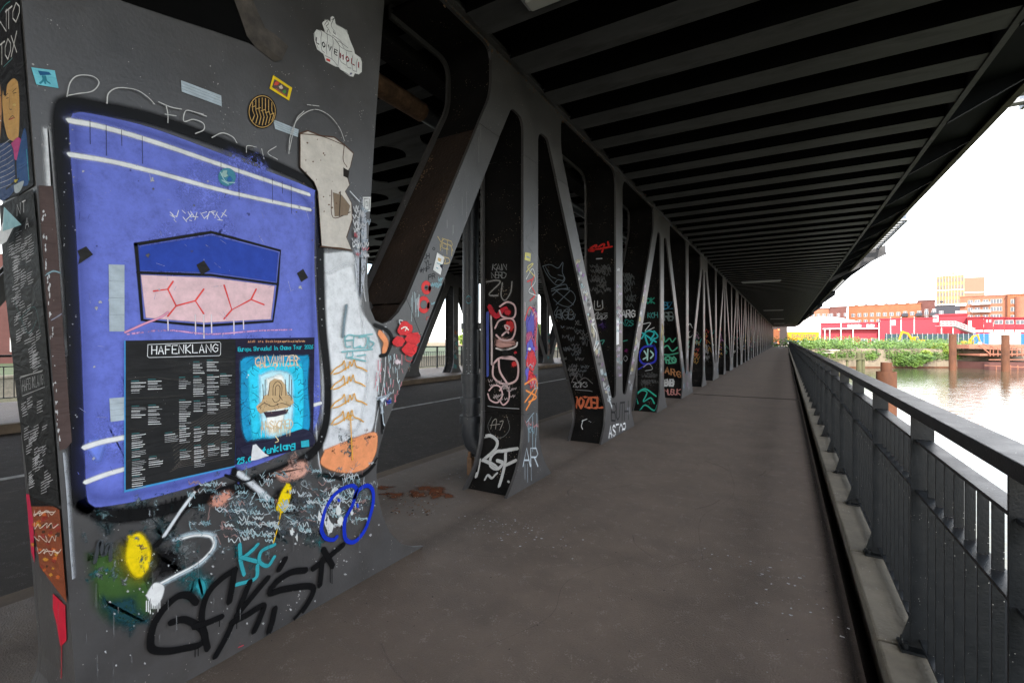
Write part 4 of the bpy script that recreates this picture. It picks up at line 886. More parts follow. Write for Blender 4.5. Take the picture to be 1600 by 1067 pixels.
# first post, front plate
V = lambda st, w, c, **k: p.lines(st, w, c, **k)
p.blob([(819,470),(844,470),(844,492),(819,494)], (.66,.52,.54), 4, .8, .1, False)
for y0_, y1_, c in [(492,520,(.30,.04,.16)),(500,540,(.08,.07,.36)),(525,560,(.35,.05,.14)),(548,590,(.10,.10,.45)),(560,600,(.55,.03,.04))]:
    for _ in range(5): p.dot(random.uniform(824,840), random.uniform(y0_,y1_), random.uniform(4,8), c, ry=random.uniform(12,24), rag=.25, edge=4.5, dry=.34)
p.dot(827,545,2.6,(.7,.7,.7)); p.lines('820 500 828 480 838 500 836 540', 3, (.6,.05,.05)); p.lines('835 430 830 445 836 460 828 470|824 440 833 436', 3, (.55,.05,.05))
p.lines('820 600 836 592 838 610 822 640|822 610 838 620 826 628|820 628 836 606', 4, (.78,.26,.06), soft=.4); p.lines('822 660 838 645 836 700|826 655 826 690|832 650 832 705', 1.8, (.30,.40,.45)); p.text('AR', 817, 728, 28, 12, 2.8, (.48,.54,.58), asp=.4)
for x in (820,824,830,836): p.line([(x,725),(x,748+random.uniform(0,8))], 1.6, (.4,.46,.5), .7)
p.lines('822 436 832 420 836 440 826 455 838 462', 1.5, (.6,.6,.58)); p.lines('821 352 834 346 832 362 822 372 836 380|824 384 833 396', 1.3, (.10,.10,.10)); p.lines('822 425 833 412 824 418 835 432', 1.8, (.6,.52,.16))
for _ in range(14): p.scribble(random.uniform(820,834), random.uniform(430,700), 10, 10, 1.2, random.choice([(.5,.5,.5),(.1,.1,.1),(.45,.2,.2),(.25,.4,.45)]), 5)
# second foot gusset
p.crop(800,380,3.333)
p.text('ASTOR', 505, 1010, 58, 18, 3.2, (.70,.70,.70), ux=(1,-.18), asp=.27, jit=2); p.text('BUTH', 520, 925, 90, 22, 3.4, (.012,.012,.014), ux=(1,-.1), asp=.22, jit=3)
p.lines('475 720 482 760 505 740 500 790 515 800|490 750 520 860|505 810 520 850', 1.8, (.6,.62,.62))
for _ in range(70):
    z_ = random.uniform(0,1); x = 322+165*z_+random.uniform(0,24); y = 90+730*z_; p.scribble(x, y, random.uniform(6,14), random.uniform(12,34), random.uniform(1,2.4), random.choice([(.5,.55,.56),(.6,.6,.58),(.3,.42,.45),(.5,.45,.3),(.25,.12,.3),(.05,.05,.05)]), 5, .2)
p.line([(415,420),(440,480),(425,560),(450,520)], 4, (.62,.62,.6), .5, .1)
p.blob([(541,392),(556,392),(557,530),(541,535)], (.72,.72,.72), 2, .6, .1, False); p.dot(552,350,14,(.25,.07,.28),ry=24,rag=.3,dry=.2); p.dot(547,590,6,(.7,.35,.05),rag=.3)
for _ in range(26): p.scribble(random.uniform(540,560), random.uniform(120,700), 14, 20, 1.4, random.choice([(.25,.4,.42),(.5,.5,.5),(.4,.3,.45)]), 5, .2)
for _ in range(34):
    z_ = random.uniform(0,1); p.scribble(690-85*z_-random.uniform(0,12), 200+560*z_, 12, 26, 1.5, random.choice([(.5,.52,.55),(.6,.6,.6),(.4,.25,.4),(.5,.45,.2)]), 5, .2)
p.build('graffiti', truss)
# first post, web face
p = WP(postfn(YT)); p.crop(560,400,2.668)
SV = (.42,.42,.41)
p.lines('535 108 575 102 590 112 545 160 580 165|600 115 595 165 612 185 635 150 640 110', 6, (.20,.19,.18), soft=.8, dry=.2); p.text('KAIN', 560, 60, 26, 14, 1.1, (.26,.26,.26), jit=2); p.text('NERD', 555, 92, 24, 15, 1.1, (.24,.24,.24), jit=2)
p.blob([(530,232),(546,228),(546,500),(533,508)], (.055,.08,.30), 3, .7, .1, False); p.line([(553,250),(556,340),(556,450)], 5, (.55,.45,.44), .5)
p.lines('548 215 562 240 580 250 596 230 612 222', 13, (.45,.015,.03), soft=.5); p.dot(622,235,20,(.45,.02,.03)); p.dot(632,290,28,(.50,.03,.03),ry=34,rag=.1); p.dot(650,450,18,(.48,.03,.03),rag=.1); p.dot(655,402,9,(.42,.02,.03))
p.blob([(565,340),(600,330),(655,345),(662,378),(600,395),(565,380)], (.55,.30,.26), 10, 1, .2); p.lines('575 385 610 392 655 378 662 362', 4, (.62,.58,.56), soft=.6)
PK=(.62,.42,.42)
p.lines('590 210 620 192 650 205 655 240 640 260 600 252 588 228|570 300 590 268 640 262 655 300 640 345 600 350 575 330|600 330 630 300 610 290 625 320', 4, PK, soft=.4, dry=.1)
p.lines('562 450 590 425 640 422 665 450 662 510 630 532 590 528 562 500 562 450|585 430 590 480 620 530|600 425 655 430', 4.6, PK, soft=.4, dry=.1); p.dot(612,405,26,BLK,edge=14,dry=.2)
p.lines('545 560 565 540 590 545 600 580 580 610 550 600 540 575|590 560 605 540 625 550 628 595 605 620 588 600', 3.4, PK, soft=.4, dry=.1)
for _ in range(18): p.scribble(random.uniform(540,640), random.uniform(520,600), 20, 14, 1.0, (.36,.30,.30), 5)
p.lines('540 625 600 632 670 636', 1.2, (.35,.35,.35)); p.lines('552 720 560 690 575 680 572 720|550 705 590 700|590 690 604 688 590 725', 1.2, (.28,.26,.23)); p.lines('555 670 540 710 560 750 600 755 630 720 620 670', .9, (.14,.14,.14))
p.lines('512 755 508 830 492 915|512 758 548 748 578 770 570 805 520 850|522 850 560 868 575 880|606 812 575 815 552 840 552 872 580 886 602 862 580 852|662 802 618 812 612 860 588 955|612 872 655 852|600 812 640 806', 7.5, SV, soft=.4, dry=.12); p.lines('528 930 540 912 556 925 570 912 578 905', 5, SV, soft=.4); p.dot(626,940,8,SV,ry=9)
p.build('graffiti', truss)
# second member (diagonal) web
p = WP(dgfn(YT)); p.crop(800,380,3.333)
T1=(.16,.19,.22); 
p.lines('160 120 200 112 240 130 265 100 262 150 275 190 240 220 210 200 180 160 160 120|175 125 200 170 230 185|240 165 270 175 265 195 240 190 225 205|205 240 240 225 280 215 290 240|205 250 240 240 300 235|210 270 250 240 310 250 330 290 300 330 250 320 215 290|230 320 300 250|220 240 320 320|240 330 220 370 260 390 250 350|270 350 300 340 290 390 320 395 330 370', 1.4, T1, soft=.5, dry=.1)
p.text('RGB', 232, 395, 46, 30, 1.3, (.15,.17,.19), jit=4); p.text('XL', 330, 425, 22, 18, 1, (.16,.16,.16)); p.lines('255 430 262 440 272 432', 1, T1)
for _ in range(26): p.scribble(random.uniform(255,370), random.uniform(440,700), random.uniform(20,60), random.uniform(14,34), 1.1, random.choice([(.10,.10,.105),(.14,.14,.14),(.09,.10,.11)]), 7, .15)
p.text('ZCTK3', 318, 750, 26, 14, 1.3, (.30,.30,.30), jit=2); p.lines('310 725 330 690 345 720 380 700 420 730', 1.3, (.16,.15,.15)); p.lines('330 762 400 768 418 772', 1, (.25,.25,.25))
p.text('WOZEL', 314, 856, 54, 33, 4.2, (.58,.15,.07), jit=2, asp=.46); p.dot(356,800,4,(.55,.15,.07)); p.dot(368,799,4,(.55,.15,.07)); p.lines('318 885 480 888', 1.4, (.30,.15,.10))
p.lines('370 920 362 950 368 968|365 925 390 915', 1.5, (.5,.5,.5)); p.dot(402,926,3,(.6,.6,.6)); p.dot(410,930,3,(.6,.6,.6))
p.build('graffiti', truss)
# lower post at the second foot: red and grey tags
p = WP(lambda z: YT + 2.98 - .165); p.crop(800,380,3.333)
p.lines('410 25 440 10 425 40 395 35 460 30|450 20 480 5 470 45|455 30 520 18|500 -5 505 20', 4, (.50,.02,.015), soft=.4, dry=.1); p.lines('440 82 468 80', 2, (.4,.4,.4))
p.lines('430 300 432 345 470 340 470 298|445 300 446 330 460 325|425 375 450 360 445 395 470 380 465 400 495 375', 1.5, (.28,.28,.28)); p.text('985', 430, 395, 30, 24, 1.2, (.22,.22,.22)); p.dot(475,430,30,(.04,.02,.09),rag=.3,edge=12,dry=.3); p.lines('455 510 480 505 470 525', 2, (.05,.2,.16))
for _ in range(24): p.scribble(random.uniform(400,480), random.uniform(120,260), 40, 24, 1.1, (.07,.07,.07), 6, .2)
p.build('graffiti', truss)
# member rising from the second foot
p = WP(lambda z: YT + 5.96 - dr(z)); p.crop(800,380,3.333)
p.text('ARG', 572, 385, 36, 24, 2.4, (.50,.50,.50), asp=.55); p.text('NZS', 572, 430, 30, 20, 1.6, (.03,.20,.17), jit=3); p.dot(595,560,16,(.14,.02,.09),rag=.3,dry=.3); p.text('O', 582, 615, 30, 20, 1.4, (.2,.2,.2)); p.lines('580 510 600 505', 2, (.04,.2,.15))
for _ in range(14): p.scribble(random.uniform(575,610), random.uniform(150,330), 40, 30, 1.1, (.08,.085,.085), 6, .2)
p.build('graffiti', truss)
# third post
p = WP(postfn(YT + 5.96)); p.crop(980,360,3.557)
p.text('OK', 108, 405, 30, 24, 2.2, (.02,.22,.15), jit=3); p.text('KCH', 115, 485, 28, 18, 1.4, (.05,.25,.24), jit=2); p.lines('90 520 130 515 100 560 150 540', 1.4, (.5,.5,.5)); p.lines('80 600 110 560 150 570 130 610 170 590 150 560|85 570 160 620|100 590 120 640 150 600', 3.4, (.03,.40,.42), soft=.4)
p.lines('150 640 90 650 65 700 90 740 150 730 160 680 150 640|60 770 100 745', 4.4, (.025,.03,.36), soft=.4); p.lines('95 670 110 700 90 715|115 660 112 720|130 670 145 690 130 710', 2.6, (.35,.55,.5)); p.lines('90 760 120 740 140 770 100 780', 1.2, (.3,.3,.3))
for _ in range(22): p.scribble(random.uniform(70,140), random.uniform(790,860), 36, 20, 1.2, (.05,.05,.05), 6, .2)
p.lines('60 960 50 920 80 890 110 900 90 950 130 930 150 960|70 1000 100 970 150 1000 170 960|60 900 100 880 160 920', 3, (.03,.30,.22), soft=.4, dry=.15)
p.build('graffiti', truss)
p = WP(dgfn(YT + 5.96)); p.crop(980,360,3.557)
p.text('BZ', 205, 435, 36, 24, 2.4, (.04,.20,.32), jit=3); p.text('RB', 205, 500, 44, 26, 2.6, (.16,.20,.20), jit=2)
p.lines('205 590 210 620 235 600 250 620 268 600|205 650 225 640 250 670 280 650|205 690 240 690 285 680|200 720 230 700 270 730 230 740', 2.8, (.08,.38,.24), soft=.4, dry=.1); p.text('RO', 215, 735, 34, 34, 2.8, (.10,.40,.26), jit=3)
p.text('ARG', 212, 790, 34, 32, 2.6, (.42,.20,.09), ux=(1,.35)); p.text('BB', 205, 862, 34, 32, 4, (.42,.42,.42), jit=2); p.text('MUSUK', 208, 912, 30, 17, 1.8, (.40,.18,.16), jit=2); p.lines('285 440 310 445 315 475 290 490 282 460', 1.3, (.25,.25,.25))
p.build('graffiti', truss)
# further posts and members: unreadable tags, growing sparser
random.seed(77)
PAL = [(.42,.42,.42),(.03,.26,.24),(.04,.18,.34),(.30,.05,.04),(.35,.20,.05),(.28,.28,.30),(.10,.32,.22),(.30,.12,.25),(.5,.5,.48),(.12,.12,.12)]
for k in range(1, 13):
    yt = YT + 5.96*k; p = FP()
    nn = 46 if k < 4 else (30 if k < 8 else 18)
    for _ in range(nn):
        z = random.uniform(.15, 2.0) if random.random() < .85 else random.uniform(1.8, 2.5)
        kind = random.random(); c = random.choice(PAL + [(.5,.52,.56)]*4 + [(.62,.6,.6)]*2); big = random.uniform(.6, 1.4)
        if kind < .3: y = yt + random.uniform(-.09,.09)
        elif kind < .55: y = yt + 2.98 + random.uniform(-.1,.1) * (4 if z < .6 else 1)
        elif kind < .78: zz = max(z, .55); y = yt + (dl(zz)+dr(zz))/2 + random.uniform(-.06,.06)
        else: zz = max(z, .55); y = yt - (dl(zz)+dr(zz))/2 + random.uniform(-.06,.06) if k != 1 or True else yt
        if z < .75 and kind < .3: z += .3
        p.chscrib(y, z, .13*big, .17*big, .010*big*(1 + k*.12), c, random.randint(4,7), .15)
    for _ in range(3): p.blobC([Vector((yt + random.uniform(-.1,.1) + math.cos(a)*.06, 1.1 + random.random()*.8 + 0*a + math.sin(a)*.09)) for a in [j*.785 for j in range(8)]], random.choice([(.5,.5,.52),(.35,.12,.3),(.05,.1,.35),(.45,.35,.05)]), .03, 1, .25)
    p.build('graffiti', truss)
    if k >= 2:
        for fn in (postfn(yt), dgfn(yt), (lambda z, q=yt: q + 2.98 - .165), (lambda z, q=yt: q - dr(max(z, ZB)))):
            p = WP(fn)
            for _ in range(7 if k < 7 else 4):
                c = random.choice(PAL[1:]); b_ = random.uniform(.7,1.5); z = random.uniform(.9 if fn(.2) < fn(.9) + 9 else .4, 1.95)
                for j in range(random.randint(1,3)): p.chscrib(-2.53 + random.uniform(-.06,.06), z - j*.16*b_, .30*b_*.8, .15*b_, .015*b_*(1+k*.1), c, random.randint(5,8), .1)
            p.build('graffiti', truss)
# drain pipe: small chalk tag
def pipe3(a, z, off): return (-3.02 + math.sin(a)*(.0925+off), 4.28 - math.cos(a)*(.0925+off), z)
p = Paint(pipe3, None); 
for st, z0_ in (('N',1.40),('T',1.31),('H',1.22),('C',1.13)):
    for q in GL[st].split('|'): p._rib([Vector((.1 + int(g[1])/6*.5 , z0_ - int(g[0])/4*.07)) for g in q.split()], .012, (.35,.38,.40), .4, .15)
p._rib([Vector((.35 + .35*math.cos(a*.5), 1.93 + .04*math.sin(a*.5))) for a in range(14)], .009, (.10,.34,.40), .4, .1)
p.build('graffiti', dp)
# stickers on truss members
def stk(lab, P_, name='sticker', base=.003): return P_.build(name, None, PAPER, origin=Vector(P_.v[0]), label=lab, cat='sticker')
s = FP(.004); s.crop(640,340,4.845); s.blob([(205,262),(262,300),(232,438),(172,398)], (.70,.70,.68), 2, .5, 0, False); s.blob([(212,300),(238,312),(232,340),(208,326)], (.6,.4,.15), 3, .6, 0, False); s.lines('205 345 240 358|200 380 212 386', 1.6, (.10,.30,.34)); s.blob([(222,360),(250,350),(246,400),(232,380)], (.02,.02,.03), 2, .5, .1, False)
stk('white flyer sticker pasted on the first leaning truss member', s)
s = FP(.004); s.blob([(820,394),(829,396),(828,409),(819,406)], (.60,.55,.20), .4, .5, 0, False); s.line([(822,401),(827,403)], 2, (.2,.3,.5)); stk('small yellow sticker on the front of the first upright post', s)
s = FP(.004); s.blob([(594,510),(603,510),(603,513.5),(594,513.5)], (.72,.72,.72), .3, .5, 0, False); stk('tiny white label just under the rounded opening beside the pillar', s)
# far truss: a few teal and orange tags on the post seen through the gap
p = Paint(lambda y, z, off: (-12.0 + off, y, z), lambda px, py: (lambda q: (q.y, q.z))(hit(px, py, (-12.0,0,0), Vector((1,0,0)))))
for j in range(20):
    yt = -7.9 + 2.98*j
    for _ in range(9): z = random.uniform(.35,1.8); p.chscrib(yt + random.uniform(-.1,.1), z, .18, .22, .03, random.choice([(.05,.38,.42),(.42,.28,.22),(.45,.12,.05),(.35,.35,.35),(.06,.3,.3)]), 6, .1)
p.build('graffiti', truss2)
# ------------------------------------------------------------------ marks on the ground
random.seed(5)
def G3(x, y, off): return (x, y, off)
def Gpx(px, py): q = hit(px, py, (0,0,0), Vector((0,0,1))); return (q.x, q.y)
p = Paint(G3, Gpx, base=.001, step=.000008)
def splat(x, y, r, c, rag=.4, edge=.4, dry=.1, asp=1):
    n = 9; p.blobC([Vector((x + math.cos(2*math.pi*k/n)*r*asp*(1+random.uniform(-rag,rag)), y + math.sin(2*math.pi*k/n)*r*(1+random.uniform(-rag,rag)))) for k in range(n)], c, r*edge, 1, dry)
p._rib([Vector((.27, yy)) for yy in range(0, 60)], .16, (.02,.016,.013), 1.0, .1, False)  # soft shade along the gutter, painted onto the walkway edge
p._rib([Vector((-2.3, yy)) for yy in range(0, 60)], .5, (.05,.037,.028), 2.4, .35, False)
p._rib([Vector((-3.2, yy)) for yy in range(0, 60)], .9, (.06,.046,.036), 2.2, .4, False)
p._rib([Vector((.22, yy)) for yy in range(0, 60)], .34, (.04,.03,.025), 2.2, .1, False)  # wider, fainter fringe of the painted gutter shade
for cx_, cy_, n in [(790,822,60),(1150,885,26),(1230,935,30),(860,840,24),(700,745,16)]:
    q = Gpx(cx_, cy_)
    for _ in range(n): splat(q[0]+random.gauss(0,.16), q[1]+random.gauss(0,.14), random.uniform(.003,.012), random.choice([(.45,.44,.42),(.30,.29,.27),(.5,.5,.5)]), .5, .3, .2)
for _ in range(170): splat(random.uniform(-2.3,.33), random.uniform(.9,9), random.uniform(.002,.006), random.choice([(.36,.35,.33),(.25,.24,.22),(.02,.02,.02)]), .4, .3, 0)
for y in (13.5, 37): p.blobC([Vector((-2.2,y)),Vector((.33,y)),Vector((.33,y+.25)),Vector((-2.2,y+.22))], (.06,.05,.04), .1, 1, .3)
for cx_, cy_ in [(640,772),(690,770)]:
    q = Gpx(cx_, cy_)
    for _ in range(8): splat(q[0]+random.gauss(0,.12), q[1]+random.gauss(0,.08), random.uniform(.04,.12), (.17,.055,.02), .5, .5, .4)
for _ in range(80): q = Gpx(random.uniform(596,680), random.uniform(768,806)); splat(q[0], q[1], random.uniform(.003,.014), random.choice([(.45,.44,.4),(.35,.3,.25),(.03,.02,.015),(.2,.08,.03)]), .5, .3, .1)
for _ in range(420): splat(random.uniform(-2.3,.28), random.uniform(.9,7) , random.uniform(.0015,.005), random.choice([(.24,.20,.17),(.06,.045,.035),(.3,.28,.25)]), .4, .3, 0)
for _ in range(26):
    x = random.uniform(-2.1,.1); y = random.uniform(1.2,9); a_ = random.uniform(0,3.1); r_ = random.uniform(.1,.5)
    p._rib(cat_rom([Vector((x,y)),Vector((x+math.cos(a_)*r_*.5+random.uniform(-.05,.05),y+math.sin(a_)*r_*.5)),Vector((x+math.cos(a_)*r_,y+math.sin(a_)*r_))]), random.uniform(.004,.03), random.choice([(.22,.185,.155),(.09,.07,.055),(.20,.165,.135)]), 1.8, .35)
for pts in ([(-1.25,1.9),(-1.1,2.3),(-1.15,2.7),(-.9,3.2)],[(-.5,3.4),(-.62,4.2),(-.45,5.0),(-.6,6.2)],[(-2.1,2.65),(-1.7,2.75),(-1.45,3.1)]):
    p._rib(cat_rom([Vector((a_+random.uniform(-.02,.02),b_)) for a_,b_ in pts]), .004, (.07,.054,.043), 1.3, .4)
q = Gpx(640, 880)
p.build('ground_stains_and_shade', None, GSTAIN_SHADE, kind='structure')  # real stains and grit, plus the shade painted beside the gutter
# flakes and litter lying on the walkway
lit = MB()
for _ in range(46):
    q = Gpx(random.uniform(600,690), random.uniform(765,805)) if random.random() < .6 else Gpx(random.uniform(600,700), random.uniform(755,830)); s_ = random.uniform(.006,.02); a = random.uniform(0,3)
    lit.add([(q[0]-s_,q[1],.003),(q[0],q[1]-s_*.6,.008),(q[0]+s_,q[1]+s_*.2,.004),(q[0],q[1]+s_*.7,.012)], [(0,1,2,3)])
lit.build('rust_debris', M['rustscale'], None, label='rust flakes and grit scattered by the foot of the pillar', cat='debris', kind='stuff')
# ================================================================== water, land
def wmat():
    m = bpy.data.materials.new('river water'); m.use_nodes = True; t = m.node_tree; b = t.nodes['Principled BSDF']
    b.inputs['Base Color'].default_value = (.055, .06, .035, 1); b.inputs['Roughness'].default_value = .05; b.inputs['IOR'].default_value = 1.33
    tcn = N(t, 'ShaderNodeTexCoord'); n = N(t, 'ShaderNodeTexNoise'); n.inputs['Scale'].default_value = 1.6; n.inputs['Detail'].default_value = 5
    n2 = N(t, 'ShaderNodeTexNoise'); n2.inputs['Scale'].default_value = .16; n2.inputs['Detail'].default_value = 3
    ad = N(t, 'ShaderNodeMath', operation='ADD')
    bp = N(t, 'ShaderNodeBump'); bp.inputs['Strength'].default_value = .28; bp.inputs['Distance'].default_value = .12
    t.links.new(tcn.outputs['Object'], n.inputs['Vector']); t.links.new(tcn.outputs['Object'], n2.inputs['Vector'])
    t.links.new(n.outputs['Fac'], ad.inputs[0]); t.links.new(n2.outputs['Fac'], ad.inputs[1])
    t.links.new(ad.outputs[0], bp.inputs['Height']); t.links.new(bp.outputs[0], b.inputs['Normal'])
    return m
b = MB(); b.add([(-1500,-1500,-3.5),(1500,-1500,-3.5),(1500,1500,-3.5),(-1500,1500,-3.5)], [(0,1,2,3)]); b.build('water', wmat(), None, kind='structure')
M['ground'] = mat('dusty building site ground', (.22,.17,.13), .95, var=.3, scale=.3)
M['grass'] = mat('bank soil', (.035,.05,.018), .95, var=.4, scale=.5)
b = MB(); b.prism([(1.5,97),(36.3,117.2),(150,183),(1500,200),(1500,1500),(-1500,1500),(-1500,175),(-12,175),(-12,116.5),(1.5,116.5)], -4.2, -.22, 'z'); b.build('ground', M['ground'], None, kind='structure')
b = MB(); b.prism([(-58,-200),(-58,230),(-1400,600),(-1400,-300)], -4.2, -1.6, 'z'); b.build('left_bank', M['grass'], None, kind='structure')
# ------------------------------------------------------------------ foliage
def leafmat(name, rgb, tr=.3):
    m = bpy.data.materials.new(name); m.use_nodes = True; t = m.node_tree; b = t.nodes['Principled BSDF']
    b.inputs['Roughness'].default_value = .6
    oi = N(t, 'ShaderNodeTexCoord'); n = N(t, 'ShaderNodeTexNoise'); n.inputs['Scale'].default_value = .9; n.inputs['Detail'].default_value = 6
    t.links.new(oi.outputs['Object'], n.inputs['Vector'])
    c = N(t, 'ShaderNodeValToRGB'); c.color_ramp.elements[0].position = .3; c.color_ramp.elements[1].position = .7
    c.color_ramp.elements[0].color = (rgb[0]*.45, rgb[1]*.5, rgb[2]*.5, 1); c.color_ramp.elements[1].color = (min(rgb[0]*1.7,1), min(rgb[1]*1.5,1), rgb[2]*1.2, 1)
    t.links.new(n.outputs['Fac'], c.inputs['Fac']); t.links.new(c.outputs['Color'], b.inputs['Base Color'])
    return m
M['leaf'] = leafmat('green bank leaves', (.075,.15,.028)); M['leafb'] = leafmat('bright yellow green leaves', (.16,.24,.035))
M['leaft'] = leafmat('tree leaves', (.075,.12,.03)); M['leafy'] = leafmat('yellow autumn leaves', (.32,.24,.035)); M['bark'] = mat('bark', (.06,.045,.03), .9)
def leaves(mb, c, rad, n, s, rnd):
    for _ in range(n):
        while True:
            p = Vector((rnd.uniform(-1,1), rnd.uniform(-1,1), rnd.uniform(-1,1)))
            if .35 < p.length < 1: break
        p *= rnd.uniform(.85, 1.12)
        p = Vector((c[0] + p.x * rad[0], c[1] + p.y * rad[1], c[2] + p.z * rad[2]))
        a = Vector((rnd.gauss(0,1), rnd.gauss(0,1), rnd.gauss(0,1))).normalized(); b_ = a.orthogonal().normalized(); q = s * rnd.uniform(.6, 1.4)
        mb.add([p - a*q, p + b_*q*.6, p + a*q, p - b_*q*.6], [(0,1,2,3)])
def bank_pt(t, back=0): # along the quay line, t metres from its left end
    return Vector((1.5 + .864 * t - .503 * back, 97 + .503 * t + .864 * back, 0))
rnd = random.Random(3)
mb = MB()
for k in range(150):
    t = rnd.uniform(-1, 33) if k < 100 else rnd.uniform(-1, 24); bk = rnd.uniform(-.6, 9)
    p = bank_pt(t, bk); h = rnd.uniform(.7, 1.7) * (1.12 if t < 14 else .95) + .12 * min(bk, 4)
    leaves(mb, (p.x, p.y, -.2 + h * .45), (1.3, 1.3, h * .7), 60, .17, rnd)
for k in range(150):
    t = rnd.choice((rnd.uniform(0,14), rnd.uniform(15,29))); p = bank_pt(t, -.35); leaves(mb, (p.x, p.y, -.9 - rnd.uniform(0, .8)), (1.2, .45, .7), 45, .14, rnd)
mb.build('bank_vegetation', M['leaf'], None, label='dense green undergrowth covering the top of the river bank', cat='vegetation', kind='stuff')
def bush(px, d, z0, rad, n, m, label, s=.16, name='bush', lobes=7):
    p = far(px, d, z0); o = empty(name, p, label=label, cat='bush'); mb = MB(); rr = random.Random(int(px))
    for k in range(lobes):
        c = (rr.uniform(-.6,.6)*rad[0], rr.uniform(-.5,.5)*rad[1], rad[2]*(.4+rr.uniform(0,1.1))); leaves(mb, c, (rad[0]*.5, rad[1]*.5, rad[2]*.5), n // lobes, s, rr)
    mb.build('foliage', m, o)
    mb = MB(); [mb.tube([(0,0,-.2), (rr.uniform(-.5,.5)*rad[0], rr.uniform(-.5,.5)*rad[1], rad[2]*.9)], [.06,.02], 5) for _ in range(4)]; mb.build('stem', M['bark'], o)
bush(1468, 83.5, -1.6, (1.9,1.2,1.25), 1600, M['leafb'], 'bright yellow green bush at the right end of the bank undergrowth')
bush(1426, 81.3, -3.2, (2.9,1.0,1.35), 2200, M['leaf'], 'large green bush hanging over the quay wall down to the water', lobes=9)
bush(1447, 82.0, -2.6, (1.5,.9,1.2), 1000, M['leafb'], 'light green bush spilling over the quay beside the rusty pile')
bush(1506, 83.2, -.3, (1.6,.6,.35), 500, M['leaf'], 'low tuft of weeds on top of the bare quay wall', .1)
bush(1519, 81.4, -3.55, (1.2,.4,.25), 300, M['leaf'], 'small weeds at the waterline under the bare quay wall', .1)
# quay wall
qw = empty('quay_wall', bank_pt(18), label='pale concrete quay wall along the river bank below the undergrowth', cat='wall')
qw.rotation_euler = (0, 0, R(30.2))
b = MB()
for k in range(-3, 3): b.box(k*6.6, k*6.6 + 6.56, -.35, .4, -4.2, -.35 - .08*(k % 2))
b.build('wall', mat('weathered quay concrete', (.22,.18,.13), .9, var=.3, scale=.8, bump=.5, bscale=6, dirt=(.09,.075,.045), dirt_amt=.8, dirt_scale=.35, stretch=(1,1,.5)), qw, .03)
b = MB(); b.box(-20, 20, -.42, -.36, -3.6, -3.3); b.build('waterline_beam', M['rust'], qw)
# rusty piles
def pile(px, d, ztop, r, label, inner=0):
    p = far(px, d, -3.5); o = empty('mooring_pile', p, label=label, cat='pile', group='rusty piles in the river')
    H = ztop + 3.5; b = MB(); b.tube([(0,0,-1),(0,0,H)], r, 28, False); b.tube([(0,0,H),(0,0,-1)], r*.93, 28, False)
    n = 28; V=[(math.cos(2*math.pi*k/n)*q,math.sin(2*math.pi*k/n)*q,H) for q in (r, r*.93) for k in range(n)]
    b.add(V, [(k,(k+1)%n,n+(k+1)%n,n+k) for k in range(n)]); b.build('shaft', M['rust'], o)
    b = MB(); b.tube([(0,0,H-.5),(0,0,H-.45)], r*.92, 28); b.build('plug', M['rustscale'], o)
    if inner: b = MB(); b.tube([(0,0,0),(0,0,H+inner)], r*.57, 24); b.build('inner_tube', M['rust'], o)
pile(1385, 26, -.28, .46, 'short thick rusty pile with a narrower tube on top, just behind the railing', .5)
pile(1488.5, 76, 2.3, .48, 'tall slim rusty pile in front of the bare quay wall')
pile(1571, 73, 2.2, .48, 'tall pale brown pile at the right in front of the landing stage')
# timber dolphin
td = empty('timber_fender', far(1318, 79, -3.5), YAW, label='old green timber fender of thick posts and beams at the foot of the bank', cat='fender')
M['wood'] = mat('mossy old timber', (.10,.10,.05), .9, var=.4, scale=2, stretch=(1,1,.3))
for x, w_, h in [(-8.3,.4,3.0),(-5.5,.45,2.7),(-2.4,.3,3.1),(-1.2,.3,2.7),(.6,.35,2.6),(2.6,.8,2.75),(3.3,.5,2.7)]:
    b = MB(); b.tube([(x,0,-1),(x,0,h)], w_/2, 12); b.build('post', M['wood'], td)
b = MB(); b.box(-3.2,3.3,-.45,-.3,1.55,1.85); b.box(-9,-1,-.4,-.28,1.3,1.5); b.build('beam', M['wood'], td)
b = MB(); b.box(-2.7,-.9,-.4,.4,3.1,3.2); b.box(-3.4,-2.0,-.5,.4,2.7,2.78); b.build('cap', mat('bleached cap board', (.5,.47,.4), .8), td)
# ------------------------------------------------------------------ buildings beyond
def zof(py, d): return 1.5 + (CY - py) * d / F
M['brick'] = mat('orange brick', (.26,.095,.045), .9, var=.2, scale=.5); M['brick2'] = mat('dark red brick', (.11,.045,.038), .9, var=.2, scale=.5)
M['brick3'] = mat('salmon brick', (.28,.115,.07), .9, var=.15, scale=.5)
M['red'] = mat('red cladding', (.30,.022,.036), .6, var=.1, scale=.2); M['redd'] = mat('deep red cladding', (.22,.008,.015), .6, var=.1)
M['glass'] = mat('window glass', (.10,.11,.13), .1, var=.3, scale=.4); M['frame'] = mat('white window frame', (.7,.68,.65), .5, var=.05)
M['balc'] = mat('dark balcony', (.035,.035,.045), .6); M['gold'] = mat('gold facade', (.36,.20,.09), .4, var=.12, scale=.3); M['pink'] = mat('salmon facade', (.34,.13,.085), .6, var=.08)
M['yellow'] = mat('yellow paint', (.50,.26,.005), .4, var=.1); M['teal'] = mat('dark teal hoarding', (.02,.045,.055), .7, var=.3); M['blue'] = mat('blue paint', (.02,.12,.30), .5, var=.1)
